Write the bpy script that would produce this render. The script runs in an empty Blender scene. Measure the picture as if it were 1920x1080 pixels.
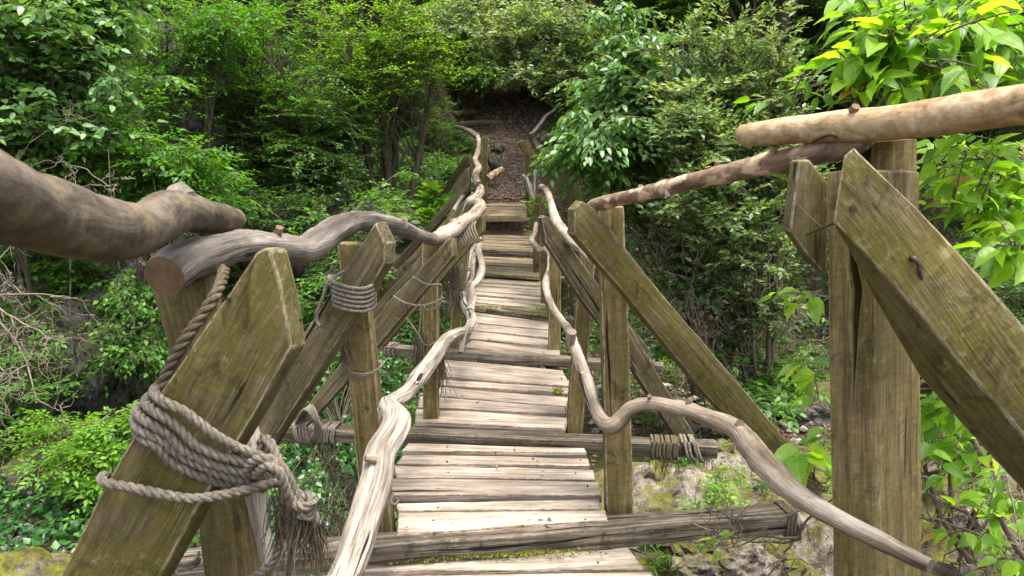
import bpy, bmesh, math, random
import numpy as np
from mathutils import Vector, Matrix, noise

# ------------------------------------------------------------------ camera, light, exposure
SC = bpy.context.scene
COL = SC.collection
F, CX, CY = 1350.0, 960.0, 540.0
HORIZON = 325.0
EYE = 1.42
PITCH = math.atan((CY - HORIZON) / F)

cam_data = bpy.data.cameras.new('camera')
cam = bpy.data.objects.new('camera', cam_data)
COL.objects.link(cam)
cam.location = (0, 0, EYE)
cam.rotation_euler = (math.pi / 2 - PITCH, 0, 0)
cam_data.sensor_width = 36.0
cam_data.lens = 36.0 * F / 1920.0
cam_data.clip_start = 0.05
cam_data.clip_end = 300
cam_data.dof.use_dof = True
cam_data.dof.focus_distance = 3.2
cam_data.dof.aperture_fstop = 9.0
SC.camera = cam

SUN_EL, SUN_AZ = math.radians(78), math.radians(130)      # azimuth clockwise from +Y (north)
world = bpy.data.worlds.new('World')
SC.world = world
world.use_nodes = True
wn = world.node_tree
wn.nodes.clear()
w_out = wn.nodes.new('ShaderNodeOutputWorld')
w_bg = wn.nodes.new('ShaderNodeBackground')
w_sky = wn.nodes.new('ShaderNodeTexSky')
w_sky.sky_type = 'NISHITA'
w_sky.sun_disc = False
w_sky.sun_elevation = SUN_EL
w_sky.sun_rotation = SUN_AZ
w_sky.air_density = 1.0
w_sky.dust_density = 4.0
w_sky.ozone_density = 0.6
w_bg.inputs['Strength'].default_value = 0.15
w_hs = wn.nodes.new('ShaderNodeHueSaturation')           # thin bright cloud: the same sky, paler
w_hs.inputs['Saturation'].default_value = 0.45
wn.links.new(w_sky.outputs[0], w_hs.inputs['Color'])
wn.links.new(w_hs.outputs[0], w_bg.inputs[0])
wn.links.new(w_bg.outputs[0], w_out.inputs[0])

sun_data = bpy.data.lights.new('sun', 'SUN')
sun_data.energy = 1.5
sun_data.angle = math.radians(24)
sun_data.color = (1.0, 0.95, 0.86)
sun = bpy.data.objects.new('sun', sun_data)
COL.objects.link(sun)
sdir = Vector((math.sin(SUN_AZ) * math.cos(SUN_EL), math.cos(SUN_AZ) * math.cos(SUN_EL), math.sin(SUN_EL)))
sun.rotation_euler = sdir.to_track_quat('Z', 'Y').to_euler()
sun.location = sdir * 40

SC.view_settings.view_transform = 'Standard'
SC.view_settings.look = 'None'
SC.view_settings.exposure = 1.98
SC.view_settings.gamma = 1.0
SC.view_settings.use_curve_mapping = False
SC.cycles.max_bounces = 8
SC.cycles.diffuse_bounces = 4
SC.cycles.transmission_bounces = 5
SC.cycles.caustics_reflective = False
SC.cycles.caustics_refractive = False

# ------------------------------------------------------------------ helpers
cp, sp = math.cos(PITCH), math.sin(PITCH)
FWD = Vector((0, cp, -sp)); UPV = Vector((0, sp, cp)); RGT = Vector((1, 0, 0))

def ray(px, py):
    return FWD + RGT * ((px - CX) / F) + UPV * ((CY - py) / F)

def P(px, py, Y):
    d = ray(px, py)
    return Vector((0, 0, EYE)) + d * (Y / d.y)

def PZ(px, py, z):
    d = ray(px, py)
    return Vector((0, 0, EYE)) + d * ((z - EYE) / d.z)

def project(x, y, z):
    """world arrays -> picture coordinates (used to keep sight lines of the path free of twigs)"""
    zz = z - EYE
    dep = y * cp - zz * sp
    up = y * sp + zz * cp
    return CX + F * x / dep, CY - F * up / dep, dep

def px2m(r, Y):
    return r * Y / F

def tag(o, label=None, cat=None, group=None, kind=None):
    if label: o['label'] = label
    if cat: o['category'] = cat
    if group: o['group'] = group
    if kind: o['kind'] = kind
    return o

def empty(name, loc, label=None, cat=None, group=None):
    o = bpy.data.objects.new(name, None)
    o.empty_display_size = 0.2
    COL.objects.link(o)
    o.location = loc
    return tag(o, label, cat, group)

def world_loc(o):
    v = Vector(o.location); p = o.parent
    while p is not None:
        v = v + Vector(p.location); p = p.parent
    return v

def world_mat(o):
    mw = None
    while o is not None:
        q = o.rotation_quaternion if o.rotation_mode == 'QUATERNION' else o.rotation_euler.to_quaternion()
        m = o.matrix_parent_inverse @ Matrix.LocRotScale(o.location, q, o.scale)
        mw = m if mw is None else m @ mw
        o = o.parent
    return mw

def link(name, me, mat, parent=None, loc=None, rot=None):
    o = bpy.data.objects.new(name, me)
    COL.objects.link(o)
    if mat is not None and len(me.materials) == 0:
        me.materials.append(mat)
    if rot is not None:
        o.rotation_mode = 'QUATERNION'; o.rotation_quaternion = rot
    l = Vector(loc) if loc is not None else Vector((0, 0, 0))
    if parent is not None:
        o.parent = parent
        if parent.parent is not None:
            o.matrix_parent_inverse = world_mat(parent).inverted()
        else:
            l = l - Vector(parent.location)
    o.location = l
    return o

def np_mesh(name, verts, faces_flat, loop_tot, smooth=True, attr=None):
    me = bpy.data.meshes.new(name)
    nv, nl, nf = len(verts), len(faces_flat), len(loop_tot)
    me.vertices.add(nv)
    me.vertices.foreach_set('co', np.asarray(verts, np.float32).ravel())
    me.loops.add(nl)
    me.loops.foreach_set('vertex_index', np.asarray(faces_flat, np.int32))
    me.polygons.add(nf)
    lt = np.asarray(loop_tot, np.int32)
    ls = np.zeros(nf, np.int32); ls[1:] = np.cumsum(lt)[:-1]
    me.polygons.foreach_set('loop_start', ls)
    me.polygons.foreach_set('loop_total', lt)
    if smooth:
        me.polygons.foreach_set('use_smooth', np.ones(nf, bool))
    if attr is not None:
        a = me.attributes.new('gc', 'FLOAT_VECTOR', 'POINT')
        a.data.foreach_set('vector', np.asarray(attr, np.float32).ravel())
    me.update(calc_edges=True)
    return me

def resample(pts, rads, step):
    """Catmull-Rom through the points, then samples every `step` metres"""
    pts = [Vector(p) for p in pts]
    n = len(pts)
    if n == 2:
        L = (pts[1] - pts[0]).length
        k = max(2, int(L / step) + 1)
        return ([pts[0].lerp(pts[1], i / (k - 1)) for i in range(k)],
                [rads[0] + (rads[1] - rads[0]) * i / (k - 1) for i in range(k)])
    ext = [pts[0] * 2 - pts[1]] + pts + [pts[-1] * 2 - pts[-2]]
    P_, R_ = [], []
    for i in range(n - 1):
        a, b, c, d = ext[i], ext[i + 1], ext[i + 2], ext[i + 3]
        k = max(1, int((c - b).length / step))
        for j in range(k):
            t = j / k
            t2, t3 = t * t, t * t * t
            P_.append(0.5 * ((2 * b) + (c - a) * t + (2 * a - 5 * b + 4 * c - d) * t2 + (3 * b - a - 3 * c + d) * t3))
            tt = t2 * (3 - 2 * t)
            R_.append(rads[i] + (rads[i + 1] - rads[i]) * tt)
    P_.append(pts[-1]); R_.append(rads[-1])
    return P_, R_

def frames(pts):
    n = len(pts)
    T = []
    for i in range(n):
        a = pts[max(0, i - 1)]; b = pts[min(n - 1, i + 1)]
        t = (b - a)
        T.append(t.normalized() if t.length > 1e-9 else Vector((0, 0, 1)))
    up = Vector((0, 0, 1)) if abs(T[0].z) < 0.9 else Vector((1, 0, 0))
    u = (up - T[0] * up.dot(T[0])).normalized()
    out = []
    for i in range(n):
        u = (u - T[i] * u.dot(T[i]))
        u = u.normalized() if u.length > 1e-6 else T[i].orthogonal().normalized()
        out.append((T[i], u, T[i].cross(u)))
    return out

RS = random.Random(11)

def tube_arrays(pts, rads, nseg, lump=0.0, ridge=0.0, seed=0, cap=True, freq=9.0, twist=0.0):
    fr = frames(pts)
    n = len(pts)
    V, A = [], []
    s = 0.0
    th = [2 * math.pi * k / nseg for k in range(nseg)]
    for i in range(n):
        if i: s += (pts[i] - pts[i - 1]).length
        T, u, v = fr[i]
        for a in th:
            a2 = a + twist * s
            d = u * math.cos(a2) + v * math.sin(a2)
            r = rads[i]
            if lump:
                q = (pts[i] + d * r) * freq + Vector((seed * 3.1, 0, 0))
                r *= 1 + lump * noise.noise(q) + lump * 0.5 * noise.noise(q * 2.3)
            if ridge:
                q = Vector((math.cos(a) * 2.6 + seed, math.sin(a) * 2.6, s * 2.2))
                g = noise.noise(q) + 0.6 * noise.noise(q * 2.1)
                r *= 1 + ridge * (abs(g) * 2 - 0.6)
            V.append(pts[i] + d * r)
            A.append((s + seed * 1.7, math.cos(a) * rads[i] + seed, math.sin(a) * rads[i]))
    Fc, Lt = [], []
    for i in range(n - 1):
        for k in range(nseg):
            k2 = (k + 1) % nseg
            Fc += [i * nseg + k, i * nseg + k2, (i + 1) * nseg + k2, (i + 1) * nseg + k]
            Lt.append(4)
    if cap:
        for end, i in ((0, 0), (1, n - 1)):
            T = fr[i][0] * (-1 if end == 0 else 1)
            c = len(V)
            V.append(pts[i] + T * rads[i] * 0.08)
            A.append((s * end + seed * 1.7 + 9, seed, 0))
            for k in range(nseg):
                k2 = (k + 1) % nseg
                a, b = i * nseg + k, i * nseg + k2
                Fc += ([c, b, a] if end == 0 else [c, a, b])
                Lt.append(3)
    return V, Fc, Lt, A

def merge(parts):
    V, Fc, Lt, A = [], [], [], []
    for (v, f, l, a) in parts:
        o = len(V)
        V += v; A += a
        Fc += [x + o for x in f]; Lt += l
    return V, Fc, Lt, A

def arrays_obj(name, arr, mat, parent=None, sharp=None):
    V, Fc, Lt, A = arr
    V = np.array([tuple(v) for v in V], np.float32)
    c = V.mean(axis=0)
    me = np_mesh(name, V - c, Fc, Lt, True, A)
    if sharp: me.set_sharp_from_angle(angle=math.radians(sharp))
    return link(name, me, mat, parent, Vector(c.tolist()))

def tube(name, pts, rads, mat, parent=None, nseg=12, step=0.02, lump=0.06, ridge=0.0, seed=None, freq=9.0, end_mat=None, sharp=45):
    seed = RS.uniform(0, 50) if seed is None else seed
    p, r = resample(pts, rads, step)
    arr = tube_arrays(p, r, nseg, lump, ridge, seed, True, freq)
    o = arrays_obj(name, arr, mat, parent, sharp)
    if end_mat:
        o.data.materials.append(end_mat)
        npol = len(o.data.polygons)
        for q in range(npol - 2 * nseg, npol):
            o.data.polygons[q].material_index = 1
    return o

def prism(name, front, ext, mat, parent=None, axis=None, bevel=0.005, step=0.05, amp=0.002, warp=0.0, seed=None, back=None, edge=1.0):
    """a board or beam: polygon `front` (world points) extruded by `ext`; sawn along its long axis"""
    seed = RS.uniform(0, 60) if seed is None else seed
    front = [Vector(p) for p in front]
    n = len(front)
    ext = Vector(ext)
    if axis is None:
        best = max(((front[(i + 1) % n] - front[i]) for i in range(n)), key=lambda e: e.length)
        if ext.length > best.length: best = ext
        axis = best
    X = Vector(axis).normalized()
    Yv = (ext - X * ext.dot(X))
    if Yv.length < 1e-5: Yv = X.orthogonal()
    Yv.normalize()
    Z = X.cross(Yv).normalized()
    M = Matrix((X, Yv, Z)).transposed()            # columns are the axes
    Mi = M.transposed()
    back = [Vector(p) for p in back] if back else [p + ext for p in front]
    c = sum(front + back, Vector((0, 0, 0))) / (2 * n)
    bm = bmesh.new()
    vf = [bm.verts.new(Mi @ (p - c)) for p in front]
    vb = [bm.verts.new(Mi @ (p - c)) for p in back]
    bm.faces.new(vf)
    bm.faces.new(list(reversed(vb)))
    for i in range(n):
        j = (i + 1) % n
        bm.faces.new((vf[j], vf[i], vb[i], vb[j]))
    bmesh.ops.recalc_face_normals(bm, faces=bm.faces)
    el = bm.faces.layers.float.new('edge')
    if bevel:
        br = bmesh.ops.bevel(bm, geom=[e_ for e_ in bm.edges if e_.calc_face_angle(1.0) > .4], offset=bevel, segments=2, profile=0.6, affect='EDGES', clamp_overlap=True)
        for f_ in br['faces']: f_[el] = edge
    xs = [v.co.x for v in bm.verts]
    x0, x1 = min(xs), max(xs)
    k = int((x1 - x0) / step)
    for i in range(1, k):
        bmesh.ops.bisect_plane(bm, geom=bm.verts[:] + bm.edges[:] + bm.faces[:], dist=1e-5,
                               plane_co=(x0 + (x1 - x0) * i / k, 0, 0), plane_no=(1, 0, 0))
    bm.verts.ensure_lookup_table()
    attr = []
    sv = Vector((seed, seed * 0.7, -seed))
    for v in bm.verts:
        attr.append((v.co.x + seed, v.co.y + seed * 0.37, v.co.z - seed * 0.61))
    for v in bm.verts:
        q = v.co.copy()
        d = noise.noise_vector(Vector((q.x * 7, q.y * 45, q.z * 45)) + sv) * amp
        if warp:
            w = noise.noise_vector(Vector((q.x * 2.3, 0, 0)) + sv) * warp
            d += Vector((0, w.y, w.z))
        v.co = q + d
    me = bpy.data.meshes.new(name)
    bm.to_mesh(me); bm.free()
    a = me.attributes.new('gc', 'FLOAT_VECTOR', 'POINT')
    a.data.foreach_set('vector', np.array(attr, np.float32).ravel())
    me.polygons.foreach_set('use_smooth', np.ones(len(me.polygons), bool))
    me.set_sharp_from_angle(angle=math.radians(32))
    return link(name, me, mat, parent, c, M.to_quaternion())

# ------------------------------------------------------------------ materials
def new_mat(name):
    m = bpy.data.materials.new(name)
    m.use_nodes = True
    m.node_tree.nodes.clear()
    return m, m.node_tree

class NT:
    def __init__(s, t): s.t = t
    def n(s, typ, ins=None, **kw):
        nd = s.t.nodes.new(typ)
        for k, v in kw.items(): setattr(nd, k, v)
        if ins:
            for k, v in ins.items():
                if hasattr(v, 'is_linked') or isinstance(v, bpy.types.NodeSocket): s.t.links.new(v, nd.inputs[k])
                else: nd.inputs[k].default_value = v
        return nd
    def noise(s, vec, scale=1.0, detail=4.0, rough=0.55, dist=0.0):
        return s.n('ShaderNodeTexNoise', {'Vector': vec, 'Scale': scale, 'Detail': detail, 'Roughness': rough, 'Distortion': dist}).outputs['Fac']
    def stretch(s, vec, sc):
        return s.n('ShaderNodeVectorMath', {0: vec, 1: sc}, operation='MULTIPLY').outputs[0]
    def ramp(s, fac, stops, interp='LINEAR'):
        nd = s.n('ShaderNodeValToRGB', {'Fac': fac})
        cr = nd.color_ramp; cr.interpolation = interp
        while len(cr.elements) < len(stops): cr.elements.new(0.5)
        for e, (p, c) in zip(cr.elements, stops):
            e.position = p
            e.color = (c, c, c, 1) if isinstance(c, (int, float)) else (*c, 1)
        return nd.outputs['Color']
    def mix(s, fac, a, b, mode='MIX'):
        nd = s.n('ShaderNodeMix', data_type='RGBA', blend_type=mode)
        for k, v in ((0, fac), (6, a), (7, b)):
            if isinstance(v, bpy.types.NodeSocket): s.t.links.new(v, nd.inputs[k])
            else: nd.inputs[k].default_value = v if k == 0 else (*v, 1) if len(v) == 3 else v
        return nd.outputs[2]
    def math(s, op, a, b=0.0):
        return s.n('ShaderNodeMath', {0: a, 1: b}, operation=op).outputs[0]

def wood_mat(name, light, mid, dark, algae=(0.12, 0.11, 0.02), alg=0.0, crack=0.35, bump=0.5, saw=0.0, rough=0.85,
             gscale=1.0, edge=0.0, stain=0.3, stain_col=(0.05, 0.035, 0.022)):
    m, t = new_mat(name); q = NT(t)
    gc = q.n('ShaderNodeAttribute', attribute_name='gc').outputs['Vector']
    g1 = q.noise(q.stretch(gc, (2.2 * gscale, 55 * gscale, 55 * gscale)), 1, 6, 0.62, 0.6)
    g2 = q.noise(q.stretch(gc, (7, 240, 240)), 1, 4, 0.6)
    bl = q.noise(q.stretch(gc, (3.5, 9, 9)), 1, 5, 0.6)
    bl2 = q.noise(q.stretch(gc, (5, 16, 16)), 1.0, 6, 0.7, 0.5)
    ck = q.noise(q.stretch(gc, (1.6, 34, 34)), 1, 3, 0.5, 0.35)
    ckm = q.ramp(ck, [(0.0, 1), (0.30 + crack * 0.1, 1), (0.335 + crack * 0.1, 0), (1, 0)])
    base = q.ramp(g1, [(0.30, dark), (0.47, mid), (0.66, light)])
    fine = q.ramp(g2, [(0.3, 0.72), (0.62, 1.1)])
    base = q.mix(0.8, base, fine, 'MULTIPLY')
    pat = q.ramp(bl, [(0.35, 0.62), (0.6, 1.10)])
    base = q.mix(1.0, base, pat, 'MULTIPLY')
    if stain:
        sm = q.ramp(bl2, [(0.50, 0), (0.72, stain)])
        base = q.mix(sm, base, stain_col)
    if alg:
        wp = q.n('ShaderNodeNewGeometry').outputs['Position']
        an = q.noise(q.stretch(wp, (11, 11, 8)), 1, 7, 0.72, 0.4)
        am = q.ramp(an, [(0.40, alg * .22), (0.56, alg)])
        base = q.mix(am, base, algae)
        lich = q.noise(q.stretch(wp, (48, 48, 40)), 1, 5, 0.75)
        base = q.mix(q.math('MULTIPLY', q.ramp(lich, [(0.56, 0), (0.66, .7)]), q.ramp(an, [(.42, 0), (.62, 1)])), base, (0.25, 0.235, 0.12))
        dk = q.noise(q.stretch(wp, (16, 16, 10)), 1, 6, 0.75, 0.8)
        base = q.mix(q.ramp(dk, [(0.54, 0), (0.66, .75)]), base, (algae[0] * .22, algae[1] * .22, algae[2] * .35))
    if saw:
        sn = q.noise(q.stretch(gc, (150, 26, 26)), 1, 4, 0.7)
        base = q.mix(saw, base, q.ramp(sn, [(0.35, 0.35), (0.6, 1.15)]), 'MULTIPLY')
    base = q.mix(ckm, base, (dark[0] * 0.25, dark[1] * 0.25, dark[2] * 0.25))
    oi = q.n('ShaderNodeObjectInfo').outputs['Random']
    base = q.mix(1.0, base, q.ramp(oi, [(0, 0.72), (1, 1.14)]), 'MULTIPLY')
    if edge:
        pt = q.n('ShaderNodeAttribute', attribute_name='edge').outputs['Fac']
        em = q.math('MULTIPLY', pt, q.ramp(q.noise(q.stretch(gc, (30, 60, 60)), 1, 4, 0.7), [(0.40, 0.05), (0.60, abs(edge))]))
        base = q.mix(em, base, (light[0] * 1.1 + .16, light[1] * 1.1 + .145, light[2] * 1.1 + .13) if edge > 0 else (dark[0] * .6, dark[1] * .6, dark[2] * .6))  # below zero: plank edges painted dark, dirt plus the shade of the gaps
    g3 = q.noise(q.stretch(gc, (14, 420, 420)), 1, 3, 0.7)
    base = q.mix(0.75, base, q.ramp(g3, [(0.34, 0.55), (0.6, 1.18)]), 'MULTIPLY')
    spk = q.noise(q.stretch(gc, (90, 130, 130)), 1, 3, 0.7)
    base = q.mix(0.6, base, q.ramp(spk, [(0.30, 0.45), (0.42, 1.0), (0.62, 1.0), (0.72, 1.25)]), 'MULTIPLY')
    h = q.math('MULTIPLY', g1, 1.0)
    h = q.math('ADD', h, q.math('MULTIPLY', g2, 0.35))
    h = q.math('SUBTRACT', h, q.math('MULTIPLY', ckm, 1.2))
    if saw:
        h = q.math('ADD', h, q.math('MULTIPLY', sn, saw * 0.5))
    b = q.n('ShaderNodeBump', {'Strength': bump, 'Distance': 0.006, 'Height': h})
    bs = q.n('ShaderNodeBsdfPrincipled', {'Base Color': base, 'Roughness': rough, 'Normal': b.outputs[0], 'Specular IOR Level': 0.25})
    o = q.n('ShaderNodeOutputMaterial', {'Surface': bs.outputs[0]})
    return m

def bark_mat(name, light, mid, dark, bump=0.6, patch=None, patch_amt=0.0, ring=0.5, rough=0.8, along=6, around=22):
    m, t = new_mat(name); q = NT(t)
    gc = q.n('ShaderNodeAttribute', attribute_name='gc').outputs['Vector']
    g1 = q.noise(q.stretch(gc, (along, around, around)), 1, 7, 0.66, 0.8)
    g2 = q.noise(q.stretch(gc, (60, 45, 45)), 1, 5, 0.7)
    g3 = q.noise(q.stretch(gc, (90, 12, 12)), 1, 3, 0.5)
    base = q.ramp(g1, [(0.3, dark), (0.48, mid), (0.66, light)])
    base = q.mix(0.7, base, q.ramp(g2, [(0.3, 0.6), (0.65, 1.2)]), 'MULTIPLY')
    base = q.mix(ring, base, q.ramp(g3, [(0.3, 0.65), (0.6, 1.1)]), 'MULTIPLY')
    if patch:
        pn = q.noise(q.stretch(gc, (11, 18, 18)), 1, 5, 0.65)
        base = q.mix(q.ramp(pn, [(0.52, 0), (0.60, patch_amt)]), base, patch)
    h = q.math('ADD', q.math('MULTIPLY', g1, 1.0), q.math('MULTIPLY', g2, 0.5))
    h = q.math('ADD', h, q.math('MULTIPLY', g3, ring * 0.3))
    b = q.n('ShaderNodeBump', {'Strength': bump, 'Distance': 0.006, 'Height': h})
    bs = q.n('ShaderNodeBsdfPrincipled', {'Base Color': base, 'Roughness': rough, 'Normal': b.outputs[0], 'Specular IOR Level': 0.3})
    q.n('ShaderNodeOutputMaterial', {'Surface': bs.outputs[0]})
    return m

def leaf_mat(name, c_dark, c_mid, c_light, trans=0.4, rough=0.45, tcol=1.6, spec=0.5, island=True):
    m, t = new_mat(name); q = NT(t)
    rnd = q.n('ShaderNodeNewGeometry').outputs['Random Per Island'] if island else q.n('ShaderNodeObjectInfo').outputs['Random']
    pos = q.n('ShaderNodeNewGeometry').outputs['Position']
    big = q.noise(pos, 0.9, 2, 0.5)
    f = q.math('ADD', q.math('MULTIPLY', rnd, 0.7), q.math('MULTIPLY', big, 0.3))
    col = q.ramp(f, [(0.1, c_dark), (0.5, c_mid), (0.9, c_light)])
    if not island:
        fine = q.noise(pos, 60, 3, 0.6)
        col = q.mix(0.5, col, q.ramp(fine, [(0.35, 0.7), (0.65, 1.2)]), 'MULTIPLY')
    tc = q.mix(1.0, col, (tcol * 1.15, tcol, tcol * 0.35), 'MULTIPLY')
    bs = q.n('ShaderNodeBsdfPrincipled', {'Base Color': col, 'Roughness': rough, 'Specular IOR Level': spec})
    tr = q.n('ShaderNodeBsdfTranslucent', {'Color': tc})
    mx = q.n('ShaderNodeMixShader', {0: trans, 1: bs.outputs[0], 2: tr.outputs[0]})
    q.n('ShaderNodeOutputMaterial', {'Surface': mx.outputs[0]})
    return m

def plain_mat(name, col, rough=0.8, metal=0.0, var=0.3, scale=30, bump=0.2):
    m, t = new_mat(name); q = NT(t)
    tc = q.n('ShaderNodeTexCoord').outputs['Object']
    nz = q.noise(tc, scale, 5, 0.6)
    c = q.mix(1.0, col, q.ramp(nz, [(0.3, 1 - var), (0.7, 1 + var)]), 'MULTIPLY')
    b = q.n('ShaderNodeBump', {'Strength': bump, 'Distance': 0.004, 'Height': nz})
    bs = q.n('ShaderNodeBsdfPrincipled', {'Base Color': c, 'Roughness': rough, 'Metallic': metal, 'Normal': b.outputs[0]})
    q.n('ShaderNodeOutputMaterial', {'Surface': bs.outputs[0]})
    return m

def ground_mat():
    m, t = new_mat('forest_soil'); q = NT(t)
    p = q.n('ShaderNodeNewGeometry').outputs['Position']
    n1 = q.noise(p, 1.1, 6, 0.6); n2 = q.noise(p, 14, 7, 0.7); n3 = q.noise(p, 70, 4, 0.7)
    vo = q.n('ShaderNodeTexVoronoi', {'Vector': p, 'Scale': 34.0, 'Randomness': 1.0})
    soil = q.ramp(n2, [(0.3, (0.016, 0.011, 0.007)), (0.5, (0.05, 0.034, 0.021)), (0.7, (0.11, 0.08, 0.052))])
    lit = q.mix(0.6, soil, q.ramp(vo.outputs['Color'], [(0.2, (0.03, 0.02, 0.012)), (0.8, (0.17, 0.12, 0.08))]))
    moss = q.ramp(n3, [(0.3, (0.012, 0.022, 0.004)), (0.7, (0.05, 0.07, 0.012))])
    col = q.mix(q.ramp(n1, [(0.48, 0), (0.58, 0.85)]), lit, moss)
    h = q.math('ADD', n2, q.math('MULTIPLY', vo.outputs['Distance'], 0.5))
    b = q.n('ShaderNodeBump', {'Strength': 0.8, 'Distance': 0.03, 'Height': h})
    bs = q.n('ShaderNodeBsdfPrincipled', {'Base Color': col, 'Roughness': 0.95, 'Normal': b.outputs[0], 'Specular IOR Level': 0.2})
    q.n('ShaderNodeOutputMaterial', {'Surface': bs.outputs[0]})
    return m

def path_mat():
    m, t = new_mat('trodden_gravel_earth'); q = NT(t)
    p = q.n('ShaderNodeNewGeometry').outputs['Position']
    n1 = q.noise(p, 2.0, 5, 0.6); n2 = q.noise(p, 22, 6, 0.7)
    vo = q.n('ShaderNodeTexVoronoi', {'Vector': p, 'Scale': 20.0, 'Randomness': 1.0})
    c = q.ramp(n2, [(0.3, (0.028, 0.019, 0.013)), (0.7, (0.095, 0.066, 0.046))])
    c = q.mix(0.65, c, q.ramp(vo.outputs['Color'], [(0.2, (0.03, 0.02, 0.014)), (0.85, (0.17, 0.125, 0.09))]))
    c = q.mix(1.0, c, q.ramp(n1, [(0.3, 0.7), (0.6, 1.1)]), 'MULTIPLY')
    h = q.math('ADD', n2, q.math('MULTIPLY', vo.outputs['Distance'], -0.8))
    b = q.n('ShaderNodeBump', {'Strength': 0.9, 'Distance': 0.02, 'Height': h})
    bs = q.n('ShaderNodeBsdfPrincipled', {'Base Color': c, 'Roughness': 0.95, 'Normal': b.outputs[0], 'Specular IOR Level': 0.2})
    q.n('ShaderNodeOutputMaterial', {'Surface': bs.outputs[0]})
    return m

def rock_mat(name, light=(0.46, 0.42, 0.36), mid=(0.27, 0.235, 0.19), dark=(0.06, 0.05, 0.04), moss_amt=1.0, moss_lo=0.50, scale=1.0):
    m, t = new_mat(name); q = NT(t)
    p = q.n('ShaderNodeNewGeometry')
    nz = q.n('ShaderNodeSeparateXYZ', {0: p.outputs['Normal']}).outputs['Z']
    pos = p.outputs['Position']
    n1 = q.noise(pos, 9 * scale, 8, 0.72); n2 = q.noise(pos, 2.4 * scale, 5, 0.6, 0.6); n3 = q.noise(pos, 48 * scale, 5, 0.7)
    c = q.ramp(n1, [(0.36, dark), (0.46, mid), (0.62, light)])
    c = q.mix(0.6, c, q.ramp(n3, [(0.35, 0.5), (0.6, 1.15)]), 'MULTIPLY')
    n4 = q.noise(pos, 19 * scale, 6, 0.75); n5 = q.noise(pos, 5 * scale, 6, 0.7)
    moss = q.ramp(n4, [(0.30, (0.018, 0.016, 0.005)), (0.45, (0.055, 0.050, 0.009)), (0.56, (0.10, 0.10, 0.012)), (0.7, (0.17, 0.165, 0.02))])
    pit = q.ramp(n4, [(0.40, 0.14), (0.50, 1)])
    c = q.mix(.8, c, pit, 'MULTIPLY')
    mm = q.math('ADD', q.math('ADD', q.math('MULTIPLY', n5, .55), q.math('MULTIPLY', n4, .40)), q.math('MULTIPLY', nz, 0.07))
    c = q.mix(q.ramp(mm, [(moss_lo, 0), (moss_lo + 0.06, moss_amt)]), c, moss)
    h = q.math('ADD', n1, q.math('MULTIPLY', n3, 0.4))
    b = q.n('ShaderNodeBump', {'Strength': 0.8, 'Distance': 0.03, 'Height': h})
    bs = q.n('ShaderNodeBsdfPrincipled', {'Base Color': c, 'Roughness': 0.92, 'Normal': b.outputs[0], 'Specular IOR Level': 0.25})
    q.n('ShaderNodeOutputMaterial', {'Surface': bs.outputs[0]})
    return m

M = {}
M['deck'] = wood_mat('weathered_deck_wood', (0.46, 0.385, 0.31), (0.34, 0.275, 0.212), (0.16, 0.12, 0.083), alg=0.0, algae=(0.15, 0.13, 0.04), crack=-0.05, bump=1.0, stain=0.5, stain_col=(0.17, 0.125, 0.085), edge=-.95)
M['deck_shade'] = wood_mat('shaded_deck_wood', (0.40, 0.32, 0.23), (0.27, 0.21, 0.14), (0.10, 0.075, 0.05), alg=0.25, algae=(0.15, 0.13, 0.03), crack=0.1, bump=0.9, stain=0.5, edge=-.9)  # darker copy of the deck wood: canopy shade painted into the far planks
M['beam'] = wood_mat('dark_beam_wood', (0.25, 0.21, 0.165), (0.095, 0.073, 0.053), (0.02, 0.014, 0.01), alg=0.05, crack=0.3, bump=1.0, stain=0.6, edge=.25)
M['post'] = wood_mat('mossy_post_wood', (0.31, 0.235, 0.13), (0.185, 0.13, 0.065), (0.042, 0.029, 0.016), alg=0.62, algae=(0.12, 0.10, 0.016), crack=0.0, bump=0.8, saw=0.3, stain=0.7, stain_col=(.04, .028, .016), edge=.5)
M['board'] = wood_mat('mossy_board_wood', (0.21, 0.165, 0.092), (0.12, 0.092, 0.046), (0.026, 0.02, 0.012), alg=0.8, algae=(0.10, 0.084, 0.011), crack=0.05, bump=0.8, saw=0.25, stain=0.85, stain_col=(.035, .027, .016), gscale=0.8, edge=.55)
M['board_grey'] = wood_mat('grey_brace_wood', (0.22, 0.175, 0.115), (0.125, 0.096, 0.06), (0.032, 0.024, 0.016), alg=0.5, algae=(0.11, 0.09, 0.022), crack=0.0, bump=0.9, saw=0.22, stain=0.65, edge=.6)
M['endgrain'] = wood_mat('bleached_end_grain', (0.50, 0.45, 0.37), (0.36, 0.31, 0.24), (0.12, 0.09, 0.06), crack=0.35, bump=1.0, stain=0.25)
M['drift'] = wood_mat('bleached_driftwood', (0.44, 0.385, 0.32), (0.27, 0.228, 0.182), (0.075, 0.056, 0.042), crack=0.35, bump=1.2, stain=0.45, stain_col=(.16, .12, .09), gscale=0.8)
M['vine'] = wood_mat('peeled_vine_wood', (0.55, 0.47, 0.38), (0.37, 0.29, 0.21), (0.11, 0.08, 0.055), crack=0.0, bump=0.9, stain=0.6, stain_col=(0.20, 0.115, 0.07), gscale=0.6)
M['log_dark'] = bark_mat('smooth_dark_bark', (0.165, 0.13, 0.098), (0.09, 0.068, 0.048), (0.032, 0.024, 0.016), bump=0.9, patch=(0.20, 0.15, 0.085), patch_amt=0.5, ring=0.5)
M['log_split'] = wood_mat('split_grey_bark', (0.27, 0.235, 0.20), (0.16, 0.135, 0.112), (0.04, 0.03, 0.023), crack=0.3, bump=1.0, stain=0.5, stain_col=(0.06, 0.045, 0.04), gscale=0.6)
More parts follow.
